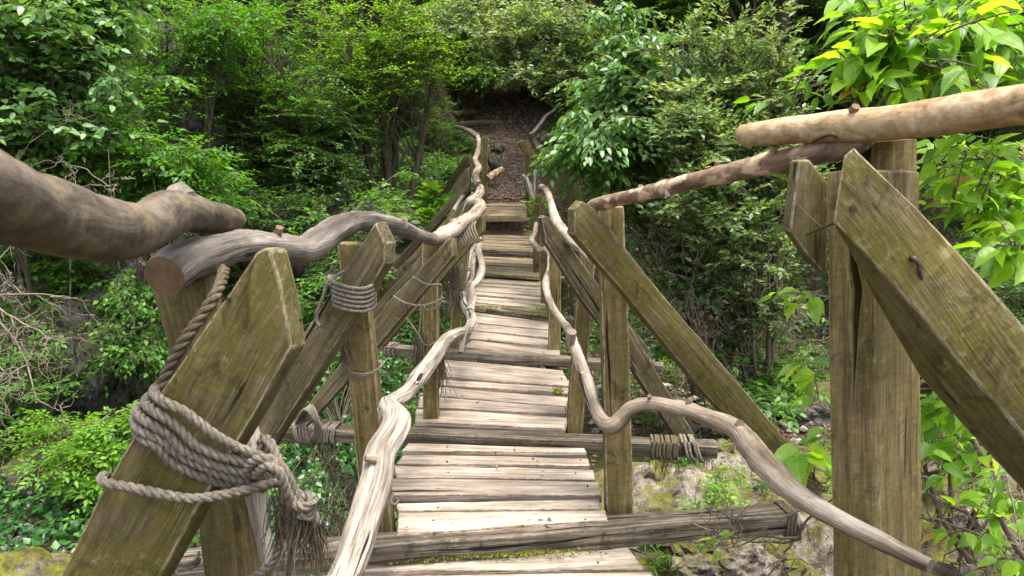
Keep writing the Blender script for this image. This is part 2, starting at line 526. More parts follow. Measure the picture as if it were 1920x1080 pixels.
M['log_pale'] = bark_mat('peeled_pale_log', (0.50, 0.38, 0.24), (0.34, 0.235, 0.125), (0.17, 0.105, 0.048), bump=0.5, ring=0.25, along=14, around=26)
M['log_brown'] = bark_mat('flaking_brown_bark', (0.30, 0.21, 0.14), (0.17, 0.11, 0.07), (0.045, 0.03, 0.02), bump=0.9, patch=(0.56, 0.40, 0.27), patch_amt=0.95, ring=0.3)
M['cutface'] = plain_mat('brown_cut_face', (0.12, 0.072, 0.038), 0.85, var=0.35, scale=40, bump=0.4)
M['rope'] = bark_mat('weathered_hemp_rope', (0.26, 0.225, 0.18), (0.165, 0.138, 0.105), (0.06, 0.048, 0.035), bump=0.8, ring=0.6, along=80, around=200, rough=0.95)
M['rope_old'] = bark_mat('brown_old_rope', (0.17, 0.135, 0.09), (0.10, 0.075, 0.045), (0.04, 0.03, 0.018), bump=0.8, ring=0.6, along=80, around=200, rough=0.95)
M['rust'] = plain_mat('rusty_iron', (0.06, 0.034, 0.024), 0.6, metal=0.5, var=0.5, scale=200)
M['bark'] = bark_mat('forest_bark', (0.15, 0.12, 0.08), (0.08, 0.062, 0.04), (0.03, 0.023, 0.015), bump=0.8, patch=(0.10, 0.11, 0.05), patch_amt=0.5)
M['deadtwig'] = bark_mat('dry_twig_bark', (0.24, 0.20, 0.15), (0.16, 0.125, 0.09), (0.08, 0.06, 0.04), bump=0.3)
M['twig'] = bark_mat('thin_brown_twig', (0.20, 0.16, 0.12), (0.13, 0.10, 0.07), (0.06, 0.045, 0.03), bump=0.3)

# ------------------------------------------------------------------ the bridge
BR = empty('footbridge', (0, 2.6, 0), 'rustic wooden footbridge of worn planks with roped posts, braces and crooked branch rails', 'footbridge')

# --- deck planks, section by section: rows of (left px, left py, right px, right py) for the front edge of each plank
rngd = random.Random(5)
def plank(fl, fr_, bl, br, z, mat, thick=0.034, tilt=0.0, seed=None, amp=0.0022, gap=1.0):
    A_, B_, C_, D_ = PZ(*fl, z), PZ(*fr_, z), PZ(*br, z), PZ(*bl, z)
    g = (0.014 + rngd.random() * 0.008) * gap
    dz = rngd.uniform(-.007, .007)
    # pull edges in for the gap between neighbours
    A_ += Vector((rngd.uniform(-.012, .012), g, 0)); B_ += Vector((rngd.uniform(-.012, .012), g * rngd.uniform(.2, 1.8), 0))
    C_ += Vector((rngd.uniform(-.012, .012), -g * rngd.uniform(.2, 1.6), 0)); D_ += Vector((rngd.uniform(-.012, .012), -g * rngd.uniform(.2, 1.6), 0))
    t1, t2 = rngd.uniform(-.006, .006), rngd.uniform(-.006, .006)
    A_.z += t1 + dz; D_.z += t1 * .3 + dz; B_.z += t2 + dz; C_.z += t2 * .3 + dz
    # sag of the corners: a five point outline keeps edges from being ruler straight
    m1 = A_.lerp(B_, rngd.uniform(.3, .7)) + Vector((0, rngd.uniform(-.007, .007), 0))
    m2 = C_.lerp(D_, rngd.uniform(.3, .7)) + Vector((0, rngd.uniform(-.007, .007), 0))
    ax = (B_ - A_) + (C_ - D_)
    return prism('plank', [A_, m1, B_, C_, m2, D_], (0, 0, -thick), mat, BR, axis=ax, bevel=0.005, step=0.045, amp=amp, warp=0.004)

ZS = [0.03, 0.105, 0.14, 0.195, 0.25, 0.31, 0.39]
sec0 = [(560, 1190, 1255, 1180), (668, 1076, 1216, 1072), (688, 1060, 1170, 1016)]
sec1 = [(745, 1013, 1137, 985), (743, 958, 1132, 956), (738, 938, 1126, 932), (740, 897, 1121, 903), (744, 868, 1110, 876), (752, 849, 1106, 856), (762, 829, 1100, 838)]
sec2 = [(779, 796, 1060, 808), (781, 767, 1062, 780), (786, 741, 1062, 763), (824, 725, 1065, 743), (827, 709, 1067, 727), (829, 690, 1066, 712), (831, 671, 1056, 690)]
sec3 = [(868, 650, 1050, 668), (882, 636, 1050, 653), (884, 620, 1040, 638), (886, 606, 1034, 622), (886, 592, 1030, 607), (882, 580, 1028, 594)]
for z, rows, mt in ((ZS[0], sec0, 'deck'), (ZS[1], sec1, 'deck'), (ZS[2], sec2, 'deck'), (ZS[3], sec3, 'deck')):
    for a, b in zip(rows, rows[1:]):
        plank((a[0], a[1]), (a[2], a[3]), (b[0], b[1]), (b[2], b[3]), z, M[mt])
def auto_rows(y0, y1, l0, r0, l1, r1, n, slope):
    rows = []
    for i in range(n + 1):
        t = i / n
        # even spacing in depth rather than in the picture
        e = 271.0
        y = e + 1 / ((1 - t) / (y0 - e) + t / (y1 - e))
        s = (y0 - y) / (y0 - y1)
        l = l0 + (l1 - l0) * s; r = r0 + (r1 - r0) * s
        rows.append((l, y - slope * (1 - s * .5), r, y + slope * (1 - s * .5)))
    return rows
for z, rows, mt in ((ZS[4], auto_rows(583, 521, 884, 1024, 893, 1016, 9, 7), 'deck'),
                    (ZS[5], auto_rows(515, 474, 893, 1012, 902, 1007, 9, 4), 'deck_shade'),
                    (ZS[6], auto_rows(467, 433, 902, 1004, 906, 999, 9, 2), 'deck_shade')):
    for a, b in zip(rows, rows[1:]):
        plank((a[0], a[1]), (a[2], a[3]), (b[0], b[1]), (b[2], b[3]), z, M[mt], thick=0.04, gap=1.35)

# --- crossbeams: front top edge left and right, plus depth and drop
def beam(name, l, r, z, depth, drop, mat=None, lab=None, over=0.002):
    A_, B_ = PZ(*l, z + over), PZ(*r, z + over)
    n = Vector((-(B_ - A_).y, (B_ - A_).x, 0)).normalized() * depth
    o = prism(name, [A_, B_, B_ + Vector((0, 0, -drop)), A_ + Vector((0, 0, -drop))], n, mat or M['beam'], BR, axis=B_ - A_, bevel=0.006, step=0.05, amp=0.004, warp=0.006)
    if lab: o['label'] = lab
    return o
beam('crossbeam', (330, 1055), (1487, 964), ZS[1], 0.10, 0.085, lab='long grey crossbeam jutting out on the right of the deck')
beam('crossbeam', (528, 803), (1347, 838), ZS[2], 0.10, 0.062)
beam('crossbeam', (716, 650), (1243, 686), ZS[3], 0.10, 0.06)
beam('crossbeam', (742, 556), (1090, 600), ZS[4], 0.10, 0.06)
beam('crossbeam', (742, 492), (1066, 521), ZS[5], 0.11, 0.06)
beam('crossbeam', (895, 468), (1010, 472), ZS[6], 0.11, 0.09)
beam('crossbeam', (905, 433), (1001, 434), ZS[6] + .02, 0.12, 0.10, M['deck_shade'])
# stringers under the planks
for sx in (-0.30, 0.30):
    zf = lambda y: 0.04 * y - 0.105
    ys = [1.9, 11.7]
    a = Vector((sx - .05, ys[0], zf(ys[0]) + .02)); b = Vector((sx - .05, ys[1], zf(ys[1])))
    prism('stringer', [a, b, b + Vector((0, 0, -.14)), a + Vector((0, 0, -.14))], (0.10, 0, 0), M['beam'], BR, bevel=0.01, step=0.4, amp=0.005)
# upper landing beyond the gap
ZU0, ZU1 = 0.70, 0.90
def upper(px0, py0, px1, py1, z, thick, depth, mat):
    A_, B_ = PZ(px0, py0, z), PZ(px1, py1, z)
    prism('plank', [A_, B_, B_ + Vector((0, depth, 0)), A_ + Vector((0, depth, 0))], (0, 0, -thick), mat, BR, axis=B_ - A_, bevel=0.006, step=0.1, amp=0.004)
yy = 12.05
for i in range(8):
    z = ZU0 + (yy - 12.05) * 0.14
    w = 0.46
    dp = 0.17 if i else 0.16
    A_ = Vector((-0.48 + rngd.uniform(-.02, .02), yy, z + (0.02 if i == 0 else rngd.uniform(-.008, .008)))); B_ = Vector((0.245 + rngd.uniform(-.02, .02), yy + rngd.uniform(-.02, .02), A_.z))
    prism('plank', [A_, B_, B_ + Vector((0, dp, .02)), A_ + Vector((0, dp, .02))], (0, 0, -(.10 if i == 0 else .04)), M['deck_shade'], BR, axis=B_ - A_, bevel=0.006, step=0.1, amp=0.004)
    yy += dp + .03
BACK_Y = yy

# --- posts
def post(bot, top, wpx, depth, mat=None, thick_dir=None, lab=None, wtop=None, notch=None):
    """bot/top = (px left, py, Y); wpx = width in the photo at the foot"""
    a = P(*bot); b = P(*top)
    a2 = P(bot[0] + wpx, bot[1], bot[2]); b2 = P(top[0] + (wtop or wpx), top[1] + 3, top[2])
    d = Vector(thick_dir or (0, depth, 0))
    o = prism('post', [a, a2, b2, b], d, mat or M['post'], BR, axis=b - a, bevel=0.006, step=0.05, amp=0.0028, warp=0.004)
    if lab: o['label'] = lab
    return o
# right side
post((1138, 993, 2.70), (1124, 384, 2.72), 51, .09, wtop=48)
post((1063, 820, 3.62), (1088, 470, 3.66), 29, .09, wtop=30)
post((1029, 671, 4.95), (1031, 440, 5.0), 22, .08)
post((1014, 585, 6.45), (1014, 420, 6.5), 17, .08, wtop=16)
post((999, 520, 8.1), (1001, 380, 8.1), 13, .10)
post((1000, 470, 9.9), (1004, 365, 9.9), 18, .12, mat=M['board'])
# left side
post((680, 1020, 2.66), (633, 455, 2.62), 56, .09, wtop=46)
post((793, 806, 3.62), (792, 452, 3.62), 28, .09)
post((840, 656, 4.98), (862, 455, 5.0), 20, .09, wtop=20)
post((862, 585, 6.4), (876, 395, 6.4), 14, .09)
post((880, 520, 8.0), (883, 360, 8.0), 12, .1)
post((893, 468, 10.0), (888, 300, 10.0), 10, .1)
post((903, 372, 12.4), (905, 255, 12.4), 10, .12, mat=M['board'])
post((888, 380, 12.9), (880, 292, 12.9), 9, .10)
# far right gate posts
post((985, 372, 12.4), (984, 285, 12.4), 11, .1)
post((1000, 380, 12.2), (999, 300, 12.2), 10, .12, mat=M['beam'])
# near right: square post with a deep check, round log post behind it
a = P(1562, 1240, 1.45); b = P(1552, 330, 1.45)
XR = Vector((1, 0, 0))
pr = [P(1565, 1240, 1.44), P(1645, 1240, 1.44), P(1641, 700, 1.44), P(1640, 322, 1.44), P(1603, 318, 1.44), P(1604, 480, 1.44), P(1616, 545, 1.44), P(1609, 600, 1.44), P(1600, 760, 1.44),
      P(1593, 600, 1.44), P(1595, 550, 1.44), P(1585, 490, 1.44), P(1594, 318, 1.44), P(1549, 322, 1.44)]
ext_ = P(1720, 700, 1.525) - P(1641, 700, 1.44); ext_.z = 0
o = prism('post', pr, ext_, M['post'], BR, axis=b - a, bevel=0.0025, step=0.04, amp=0.002, edge=0.25)
o['label'] = 'thick square weathered post with a deep crack under the near right rail'
tube('round_post', [P(1684, 1260, 1.60), P(1680, 700, 1.60), P(1675, 400, 1.60), P(1676, 264, 1.60)], [.048, .048, .047, .044], M['post'], BR, 20, .02, .05, .03)
# near left: barked round post behind the crossed boards
tube('round_post', [P(472, 1300, 1.42), P(444, 1030, 1.42), P(420, 830, 1.43), P(350, 545, 1.45), P(346, 520, 1.45)], [.070, .067, .060, .060, .058], M['post'], BR, 24, .02, .05, .04)
# the pale split side of the same post
tube('post_sapwood', [P(500, 1060, 1.40), P(486, 960, 1.40), P(475, 860, 1.39), P(462, 790, 1.39)], [.014, .022, .026, .020], M['endgrain'], BR, 10, .02, .08, .12)

# --- braces (front outline in the photo, with depths), thickness away from the viewer
def brace(pts, ext, mat=None, lab=None, **k):
    o = prism('brace', [P(*p) for p in pts], ext, mat or M['board_grey'], BR, bevel=0.0045, step=0.05, amp=0.0026, warp=0.003, **k)
    if lab: o['label'] = lab
    return o
# near left, crossed pair
brace([(70, 1170, 1.18), (187, 930, 1.20), (300, 735, 1.22), (430, 545, 1.24), (478, 474, 1.25), (497, 462, 1.25), (507, 470, 1.25), (530, 560, 1.25), (546, 652, 1.25), (470, 785, 1.24), (365, 965, 1.21), (240, 1190, 1.18)],
      (.012, .05, -.004), M['board'], 'broad moss-green board with a pointed top roped to the near left post', axis=P(490, 560, 1.25) - P(200, 1080, 1.19))
nb = BR.children[-1]
# left braces, near to far
brace([(704, 417, 2.50), (722, 456, 2.50), (721, 494, 2.50), (650, 612, 2.52), (515, 822, 2.56), (410, 990, 2.60), (360, 975, 2.60), (477, 771, 2.56), (554, 649, 2.53), (640, 518, 2.51)], (.03, .05, 0))
brace([(838, 450, 3.48), (847, 447, 3.48), (848, 480, 3.48), (794, 545, 3.49), (708, 648, 3.50), (656, 708, 3.51), (583, 790, 3.52), (548, 832, 3.53), (527, 826, 3.53), (574, 763, 3.52), (636, 686, 3.51), (730, 563, 3.49)], (.02, .05, 0))
brace([(898, 408, 4.75), (907, 402, 4.75), (905, 434, 4.75), (846, 502, 4.78), (716, 652, 4.84), (700, 640, 4.84), (800, 520, 4.80)], (.02, .05, 0), M['board'])
brace([(893, 378, 6.2), (900, 374, 6.2), (898, 398, 6.2), (800, 500, 6.26), (745, 560, 6.3), (700, 600, 6.3), (688, 590, 6.3), (780, 490, 6.25)], (.02, .05, 0))
brace([(884, 362, 6.9), (891, 360, 6.9), (889, 384, 6.9), (745, 535, 7.0), (690, 580, 7.0), (684, 568, 7.0), (770, 480, 6.95)], (.02, .05, 0))
brace([(872, 340, 8.3), (880, 334, 8.3), (880, 352, 8.3), (768, 478, 8.4), (745, 505, 8.4), (733, 498, 8.4)], (.02, .06, 0))
brace([(870, 318, 9.8), (878, 314, 9.8), (879, 336, 9.8), (812, 440, 9.9), (778, 482, 9.9), (765, 478, 9.9)], (.02, .06, 0))
brace([(870, 292, 10.6), (877, 290, 10.6), (878, 309, 10.6), (822, 390, 10.8), (800, 422, 10.8), (788, 420, 10.8)], (.02, .06, 0), M['board'])
# right braces
brace([(1078, 392, 2.55), (1092, 377, 2.55), (1112, 388, 2.55), (1232, 540, 2.60), (1420, 760, 2.70), (1545, 912, 2.76), (1535, 955, 2.76), (1500, 925, 2.75), (1320, 735, 2.66), (1167, 545, 2.58), (1076, 440, 2.55)],
      (-.02, .06, 0), M['board'], 'long mossy brace running down to the right from the second right post')
brace([(1017, 408, 3.55), (1023, 404, 3.55), (1036, 412, 3.55), (1120, 532, 3.56), (1185, 618, 3.58), (1268, 757, 3.60), (1306, 818, 3.60), (1268, 818, 3.60), (1180, 680, 3.58), (1090, 560, 3.56), (1024, 452, 3.55)], (-.02, .06, 0), M['board_grey'])
brace([(1034, 442, 4.85), (1050, 440, 4.85), (1130, 545, 4.88), (1222, 660, 4.92), (1200, 668, 4.92), (1110, 560, 4.88)], (-.02, .06, 0))
brace([(1036, 374, 6.3), (1046, 368, 6.3), (1046, 392, 6.3), (1130, 500, 6.35), (1180, 575, 6.4), (1160, 580, 6.4), (1080, 460, 6.3)], (-.02, .06, 0))
brace([(975, 266, 12.1), (983, 262, 12.1), (1011, 298, 12.15), (1009, 309, 12.15), (977, 278, 12.1)], (-.02, .1, 0), M['board'])
brace([(994, 258, 12.5), (1001, 254, 12.5), (1020, 278, 12.6), (1033, 300, 12.65), (1024, 300, 12.6), (1000, 272, 12.5)], (-.02, .1, 0), M['beam'])
# near right pair
rb1 = brace([(1480, 432, 1.52), (1496, 302, 1.52), (1516, 298, 1.52), (1553, 345, 1.50), (1553, 520, 1.50), (1515, 480, 1.51)], (.0, .045, 0), M['board'], 'short board stub leaning on the left of the near right post')
rb2 = brace([(1562, 416, 1.33), (1581, 292, 1.33), (1598, 278, 1.33), (1715, 388, 1.28), (1845, 528, 1.20), (1985, 690, 1.10), (2150, 900, 1.0), (2150, 1110, 1.0), (1922, 820, 1.12), (1722, 588, 1.23), (1630, 486, 1.29)],
      (.012, .05, -.004), M['board'], 'broad green-brown board with rusty nail holes bracing the near right post', axis=P(2050, 950, 1.05) - P(1600, 330, 1.33),
      back=[P(1566, 424, 1.37), P(1586, 300, 1.38), P(1600, 284, 1.38), P(1715, 392, 1.35), P(1843, 530, 1.28), P(1982, 692, 1.18), P(2140, 900, 1.08), P(2110, 1175, 1.08), P(1922, 925, 1.19), P(1722, 705, 1.29), P(1640, 560, 1.34)])
def nail(pt, r, parent, d=Vector((0, -1, 0)), L=.012):
    a = P(*pt)
    tube('nail', [a - d * L, a + d * L * .5], [r * .5, r], M['rust'], parent, 8, .01, 0)
nail((1598, 390, 1.318), .006, rb2); nail((1675, 434, 1.29), .006, rb2)
tube('nail', [P(1706, 486, 1.27), P(1713, 484, 1.25), P(1722, 495, 1.245), P(1724, 510, 1.245), P(1729, 524, 1.245)], [.006, .005, .004, .004, .003], M['rust'], rb2, 8, .004, 0)
tube('nail', [P(1513, 440, 1.48), P(1560, 420, 1.31), P(1566, 418, 1.30)], [.0022, .0026, .003], M['rust'], rb2, 6, .02, 0)
tube('wire', [P(1488, 375, 1.50), P(1510, 398, 1.46), P(1540, 425, 1.42), P(1556, 423, 1.32)], [.0012] * 4, M['rust'], rb1, 5, .02, 0)
tube('nail', [P(1524, 266, 1.62), P(1545, 256, 1.58), P(1562, 252, 1.56), P(1570, 259, 1.56)], [.0035, .0042, .005, .003], M['rust'], BR, 7, .004, 0)
for (x, y, Y, rr) in ((430, 560, 1.238, .004),):
    nail((x, y, Y), rr, nb)

# --- handrail logs
def rail(name, rows, mat, nseg=18, step=.018, lump=.07, ridge=.0, lab=None, end=None, **k):
    """rows: (px, py, radius px, Y)"""
    o = tube(name, [P(x, y, Y) for x, y, r, Y in rows], [px2m(r, Y) for x, y, r, Y in rows], mat, BR, nseg, step, lump, ridge, end_mat=end, **k)
    if lab: o['label'] = lab
    return o
rail('handrail_log', [(-260, 300, 100, .46), (-120, 330, 92, .55), (0, 375, 82, .66), (100, 409, 70, .80), (200, 433, 59, .95), (262, 429, 49, 1.10), (310, 404, 44, 1.25), (345, 398, 38, 1.40), (390, 407, 30, 1.6), (425, 410, 25, 1.75), (440, 412, 21, 1.82)],
     M['log_dark'], 32, .014, .10, lab='smooth dark bent log coming in from the left edge as the nearest rail', end=M['cutface'])
tube('bark_knot', [P(318, 376, 1.29), P(340, 366, 1.37), P(372, 384, 1.48)], [.014, .021, .012], M['log_split'], BR, 10, .01, .35, .2)
rail('handrail_log', [(306, 518, 39, 1.28), (330, 500, 41, 1.33), (380, 480, 38, 1.45), (440, 463, 31, 1.65), (495, 461, 27, 1.85), (540, 466, 26, 2.0), (567, 468, 26.5, 2.1), (600, 451, 28, 2.25), (633, 428, 26, 2.38), (665, 417, 20, 2.52), (700, 417, 18, 2.7), (745, 425, 16, 3.0), (786, 442, 12.5, 3.3), (812, 449, 12, 3.5), (834, 446, 12, 3.65)],
     M['log_split'], 34, .012, .12, .06, lab='cracked grey log with a sawn brown end on the near left post', end=M['cutface'], freq=12)
rail('vine_rail', [(812, 447, 10, 3.46), (830, 441, 15, 3.62), (848, 430, 15, 3.85), (866, 417, 13, 4.2), (882, 408, 12, 4.6), (894, 399, 11.5, 5.0), (901, 388, 11, 5.4), (896, 380, 9, 5.8), (884, 382, 8, 6.1), (882, 376, 7, 6.4), (893, 371, 8, 6.8), (900, 362, 8.5, 7.2), (899, 350, 7.5, 7.8), (893, 339, 7, 8.4), (892, 326, 6.5, 9.0), (897, 314, 6, 9.6), (891, 300, 5, 10.3), (896, 285, 4.5, 11), (898, 268, 4, 11.6), (896, 256, 4, 12.0)],
     M['vine'], 16, .02, .20)
rail('vine_rail', [(897, 258, 5, 12.1), (884, 248, 5, 12.4), (868, 241, 4, 12.8), (855, 238, 3, 13.1)], M['log_split'], 10, .05, .15)
# big bleached lower left rail
rail('vine_rail', [(560, 1290, 33, 1.55), (615, 1150, 33, 1.75), (652, 1065, 33, 1.90), (676, 990, 34, 2.02), (703, 905, 32, 2.15), (712, 850, 29, 2.24), (735, 812, 27, 2.32), (743, 786, 26, 2.38), (728, 762, 19, 2.46), (738, 752, 16, 2.55), (760, 738, 15, 2.7), (790, 702, 15, 3.0), (818, 664, 14, 3.35), (836, 638, 12, 3.6), (856, 625, 10, 3.85), (874, 620, 9.5, 4.1), (885, 604, 9.5, 4.35), (880, 586, 9.5, 4.6), (872, 570, 9, 4.8), (872, 545, 8.5, 5.1), (880, 520, 8, 5.5), (884, 492, 7.5, 5.9), (889, 462, 6, 6.4), (893, 437, 5, 6.9)],
     M['drift'], 32, .014, .07, .13, lab='bleached furrowed driftwood rail winding up the left side', freq=8)
rail('vine_rail', [(881, 585, 8, 4.55), (886, 560, 8, 4.8), (884, 540, 7, 5.1), (897, 524, 7, 5.4), (904, 500, 6.5, 5.7), (897, 470, 6, 6.2), (899, 455, 5, 6.5), (896, 425, 4.5, 7.0)], M['drift'], 14, .03, .12, .1)
rail('vine_rail', [(878, 612, 6, 4.0), (869, 630, 6, 3.95), (866, 650, 5.5, 3.9), (864, 661, 5, 3.88)], M['drift'], 10, .02, .1, end=M['cutface'])
# right side rails
rail('handrail_log', [(2300, 140, 52, 1.0), (2120, 168, 46, 1.12), (1920, 197, 38.5, 1.30), (1820, 210, 36, 1.38), (1730, 223, 34.5, 1.46), (1660, 232, 33, 1.52), (1580, 237, 30.5, 1.60), (1500, 243, 26, 1.68), (1420, 251, 22, 1.76), (1394, 254, 19, 1.80)],
     M['log_pale'], 30, .013, .09, lab='pale peeled log across the top right as the nearest rail', end=M['endgrain'])
rail('handrail_log', [(1632, 262, 10, 1.56), (1610, 272, 17, 1.58), (1560, 283, 21, 1.63), (1500, 293, 22, 1.70), (1430, 309, 20, 1.82), (1380, 321, 18, 1.92), (1280, 345, 15.5, 2.15), (1190, 367, 13, 2.42), (1125, 382, 12.5, 2.62), (1109, 387, 11, 2.68)],
     M['log_brown'], 26, .011, .16, lab='flaking brown branch rail between the two near right posts', end=M['endgrain'], freq=16)
rail('vine_rail', [(1106, 486, 6, 2.95), (1092, 467, 8.5, 3.2), (1078, 456, 10.5, 3.4), (1066, 443, 11, 3.6), (1050, 426, 10, 4.0), (1041, 411, 9, 4.4), (1037, 396, 7.5, 4.8), (1031, 372, 6, 5.5), (1024, 356, 5.5, 6.0), (1014, 350, 5, 6.3), (1011, 358, 4, 6.4)], M['vine'], 16, .015, .2, .05)
rail('vine_rail', [(1745, 1062, 14, 1.24), (1700, 1040, 16, 1.28), (1645, 1012, 18, 1.33), (1570, 973, 19, 1.395), (1490, 925, 23, 1.55), (1445, 882, 26, 1.72), (1415, 848, 25, 1.90), (1382, 806, 21, 2.10), (1340, 787, 18, 2.22), (1285, 768, 16, 2.38), (1225, 757, 14.5, 2.50), (1185, 765, 14, 2.56), (1165, 785, 15, 2.58), (1148, 799, 17, 2.58), (1128, 788, 14, 2.64), (1114, 758, 12, 2.78), (1100, 715, 12.5, 2.98), (1086, 676, 12, 3.2), (1075, 645, 11, 3.42), (1066, 617, 8, 3.7), (1055, 604, 7, 3.9), (1040, 583, 7, 4.2), (1029, 560, 6.5, 4.5), (1023, 530, 6.5, 4.9), (1031, 505, 6.5, 5.2), (1032, 480, 6.5, 5.5), (1026, 468, 7, 5.7), (1014, 470, 5.5, 5.9), (1006, 462, 5, 6.2), (997, 450, 5, 6.6), (1003, 438, 4.5, 7.0), (1005, 420, 4, 7.5)],
     M['vine'], 26, .012, .17, .04, lab='sinuous reddish vine rail humping over the second right post', freq=11, end=M['endgrain'])
tube('stub_knot', [P(1385, 800, 2.07), P(1388, 794, 2.05)], [.014, .012], M['vine'], BR, 9, .005, .1, end_mat=M['cutface'])
tube('stub_knot', [P(1432, 862, 1.85), P(1434, 858, 1.80)], [.012, .009], M['vine'], BR, 9, .005, .1, end_mat=M['cutface'])
tube('stub_knot', [P(1070, 640, 3.35), P(1072, 622, 3.32)], [.022, .024], M['vine'], BR, 10, .01, .2)
rail('vine_rail', [(993, 254, 3.5, 12.4), (1011, 236, 3.5, 12.8), (1024, 218, 3.5, 13.2), (1038, 208, 3, 13.5), (1050, 194, 3, 13.8)], M['log_split'], 8, .05, .1)
rail('vine_rail', [(913, 336, 7, 12.0), (928, 326, 7, 12.2), (941, 318, 6, 12.4)], M['log_brown'], 10, .03, .15)
rail('vine_rail', [(978, 328, 3, 12.0), (986, 336, 5, 12.0), (992, 352, 6, 11.9), (996, 372, 5, 11.8), (1001, 365, 3, 11.9), (1003, 330, 3, 12.0)], M['log_split'], 9, .05, .1)
rail('vine_rail', [(850, 395, 3.5, 7.5), (865, 372, 4, 8.2), (880, 350, 4, 8.9), (886, 335, 3.5, 9.6)], M['drift'], 8, .04, .1)

for (x, y, Y, dx, dy, r) in ((1290, 757, 2.36, 5, -9, 6), (1345, 800, 2.2, -3, 10, 8), (1098, 700, 3.0, -9, 3, 6), (1030, 565, 4.45, 8, -2, 4), (1220, 748, 2.5, -3, -6, 5), (852, 420, 4.0, -5, -9, 6), (893, 394, 5.0, 9, -2, 5), (775, 716, 2.8, 8, 5, 6),
                           (705, 862, 2.16, -20, -4, 10), (757, 424, 3.0, 2, -15, 7), (520, 440, 1.9, 4, -14, 9), (1200, 357, 2.4, 2, -8, 6), (1450, 285, 1.75, 3, -12, 8), (1345, 312, 2.0, 1, -10, 6), (1600, 208, 1.56, 5, -9, 10), (1250, 356, 2.2, 4, 14, 6)):
    p0 = P(x, y, Y); p1 = P(x + dx, y + dy, Y - .01)
    tube('branch_stub', [p0, p1], [px2m(r, Y), px2m(r * .8, Y)], M['vine'] if x > 700 and x < 1400 else M['log_brown'], BR, 10, .006, .2, end_mat=M['cutface'])
# --- nail heads and fallen bits on the nearest planks
rgn = random.Random(21)
for pl in [c for c in BR.children if c.name.startswith('plank') and c.location.y + 2.6 < 5.2]:
    bb = [v.co for v in pl.data.vertices]
    x0, x1 = min(v.x for v in bb), max(v.x for v in bb); y0, y1 = min(v.y for v in bb), max(v.y for v in bb); z0, z1 = min(v.z for v in bb), max(v.z for v in bb)
    mw = world_mat(pl)
    for sx in (-.30, .30):
        for k in range(1):
            w0 = Vector((sx + rgn.uniform(-.02, .02), mw.translation.y + rgn.uniform(-.022, .022), mw.translation.z))
            top = max((mw @ v.co).z for v in pl.data.vertices)
            tube('nail', [Vector((w0.x, w0.y, top - .012)), Vector((w0.x, w0.y, top - .0005))], [.003, .0042], M['rust'], pl, 8, .02, 0)

# --- ropes
def rope_arr(pts, r, step=None, strands=3, pitch=5.2, nseg=6, seed=0):
    step = step or r * .55
    p, _ = resample(pts, [r] * len(pts), step)
    fr = frames(p)
    parts = []
    for k in range(strands):
        q, s = [], 0
        for i in range(len(p)):
            if i: s += (p[i] - p[i - 1]).length
            a = 2 * math.pi * (k / strands + s / (pitch * r))
            q.append(p[i] + (fr[i][1] * math.cos(a) + fr[i][2] * math.sin(a)) * r * .52)
        parts.append(tube_arrays(q, [r * .56] * len(q), nseg, 0, 0, seed + k))
    return merge(parts)

def rope(name, paths, r, mat=None, parent=None, **k):
    arrs = [rope_arr([P(*q) for q in pth] if not isinstance(pth[0], Vector) else pth, r, seed=i, **k) for i, pth in enumerate(paths)]
    return arrays_obj(name, merge(arrs), mat or M['rope'], parent or BR)

def fray(name, pt, n, length, spread, r=.0012, mat=None, dirv=Vector((0, 0, -1)), seed=0, start=.01):
    rg = random.Random(seed)
    parts = []
    base = P(*pt)
    for i in range(n):
        p0 = base + Vector((rg.gauss(0, start), rg.gauss(0, start), rg.gauss(0, start)))
        L = length * rg.uniform(.5, 1.05)
        d = (dirv + Vector((rg.gauss(0, spread), rg.gauss(0, spread), rg.gauss(0, spread * .5)))).normalized()
        pts = [p0]
        for j in range(5):
            d = (d + Vector((rg.gauss(0, .16), rg.gauss(0, .16), -.12))).normalized()
            pts.append(pts[-1] + d * L / 5)
        parts.append(tube_arrays(pts, [r, r, r * .9, r * .8, r * .6, r * .3], 4, 0, 0, rg.random() * 9, False))
    return arrays_obj(name, merge(parts), mat or M['rope_old'], BR)

RN = .0092
near = []
# four thick turns slanting over the board, round its left edge and off behind the post
for k, (sx, sy, mx, my, ex, ey) in enumerate([(291, 733, 392, 808, 497, 858), (275, 752, 372, 838, 494, 872), (258, 770, 350, 848, 488, 893), (254, 790, 336, 852, 470, 905), (258, 806, 322, 866, 440, 912)]):
    near.append([(sx + 34, sy - 6, 1.36), (sx + 10, sy - 10, 1.30), (sx - 2, sy + 2, 1.225), (sx + 16, sy + 20, 1.185), ((sx + mx) / 2 + 8, (sy + my) / 2 + 4, 1.187), (mx, my, 1.196), ((mx + ex) / 2, (my + ey) / 2 + 6, 1.215), (ex, ey, 1.255), (ex + 22, ey + 10, 1.33), (ex + 20, ey + 6, 1.42)])
near.append([(230, 905, 1.30), (203, 893, 1.24), (190, 898, 1.18), (200, 906, 1.165), (240, 914, 1.165), (300, 926, 1.17), (350, 935, 1.18), (400, 931, 1.20), (450, 921, 1.225), (498, 909, 1.25), (520, 905, 1.30)])
rope('rope_lashing', near, RN)
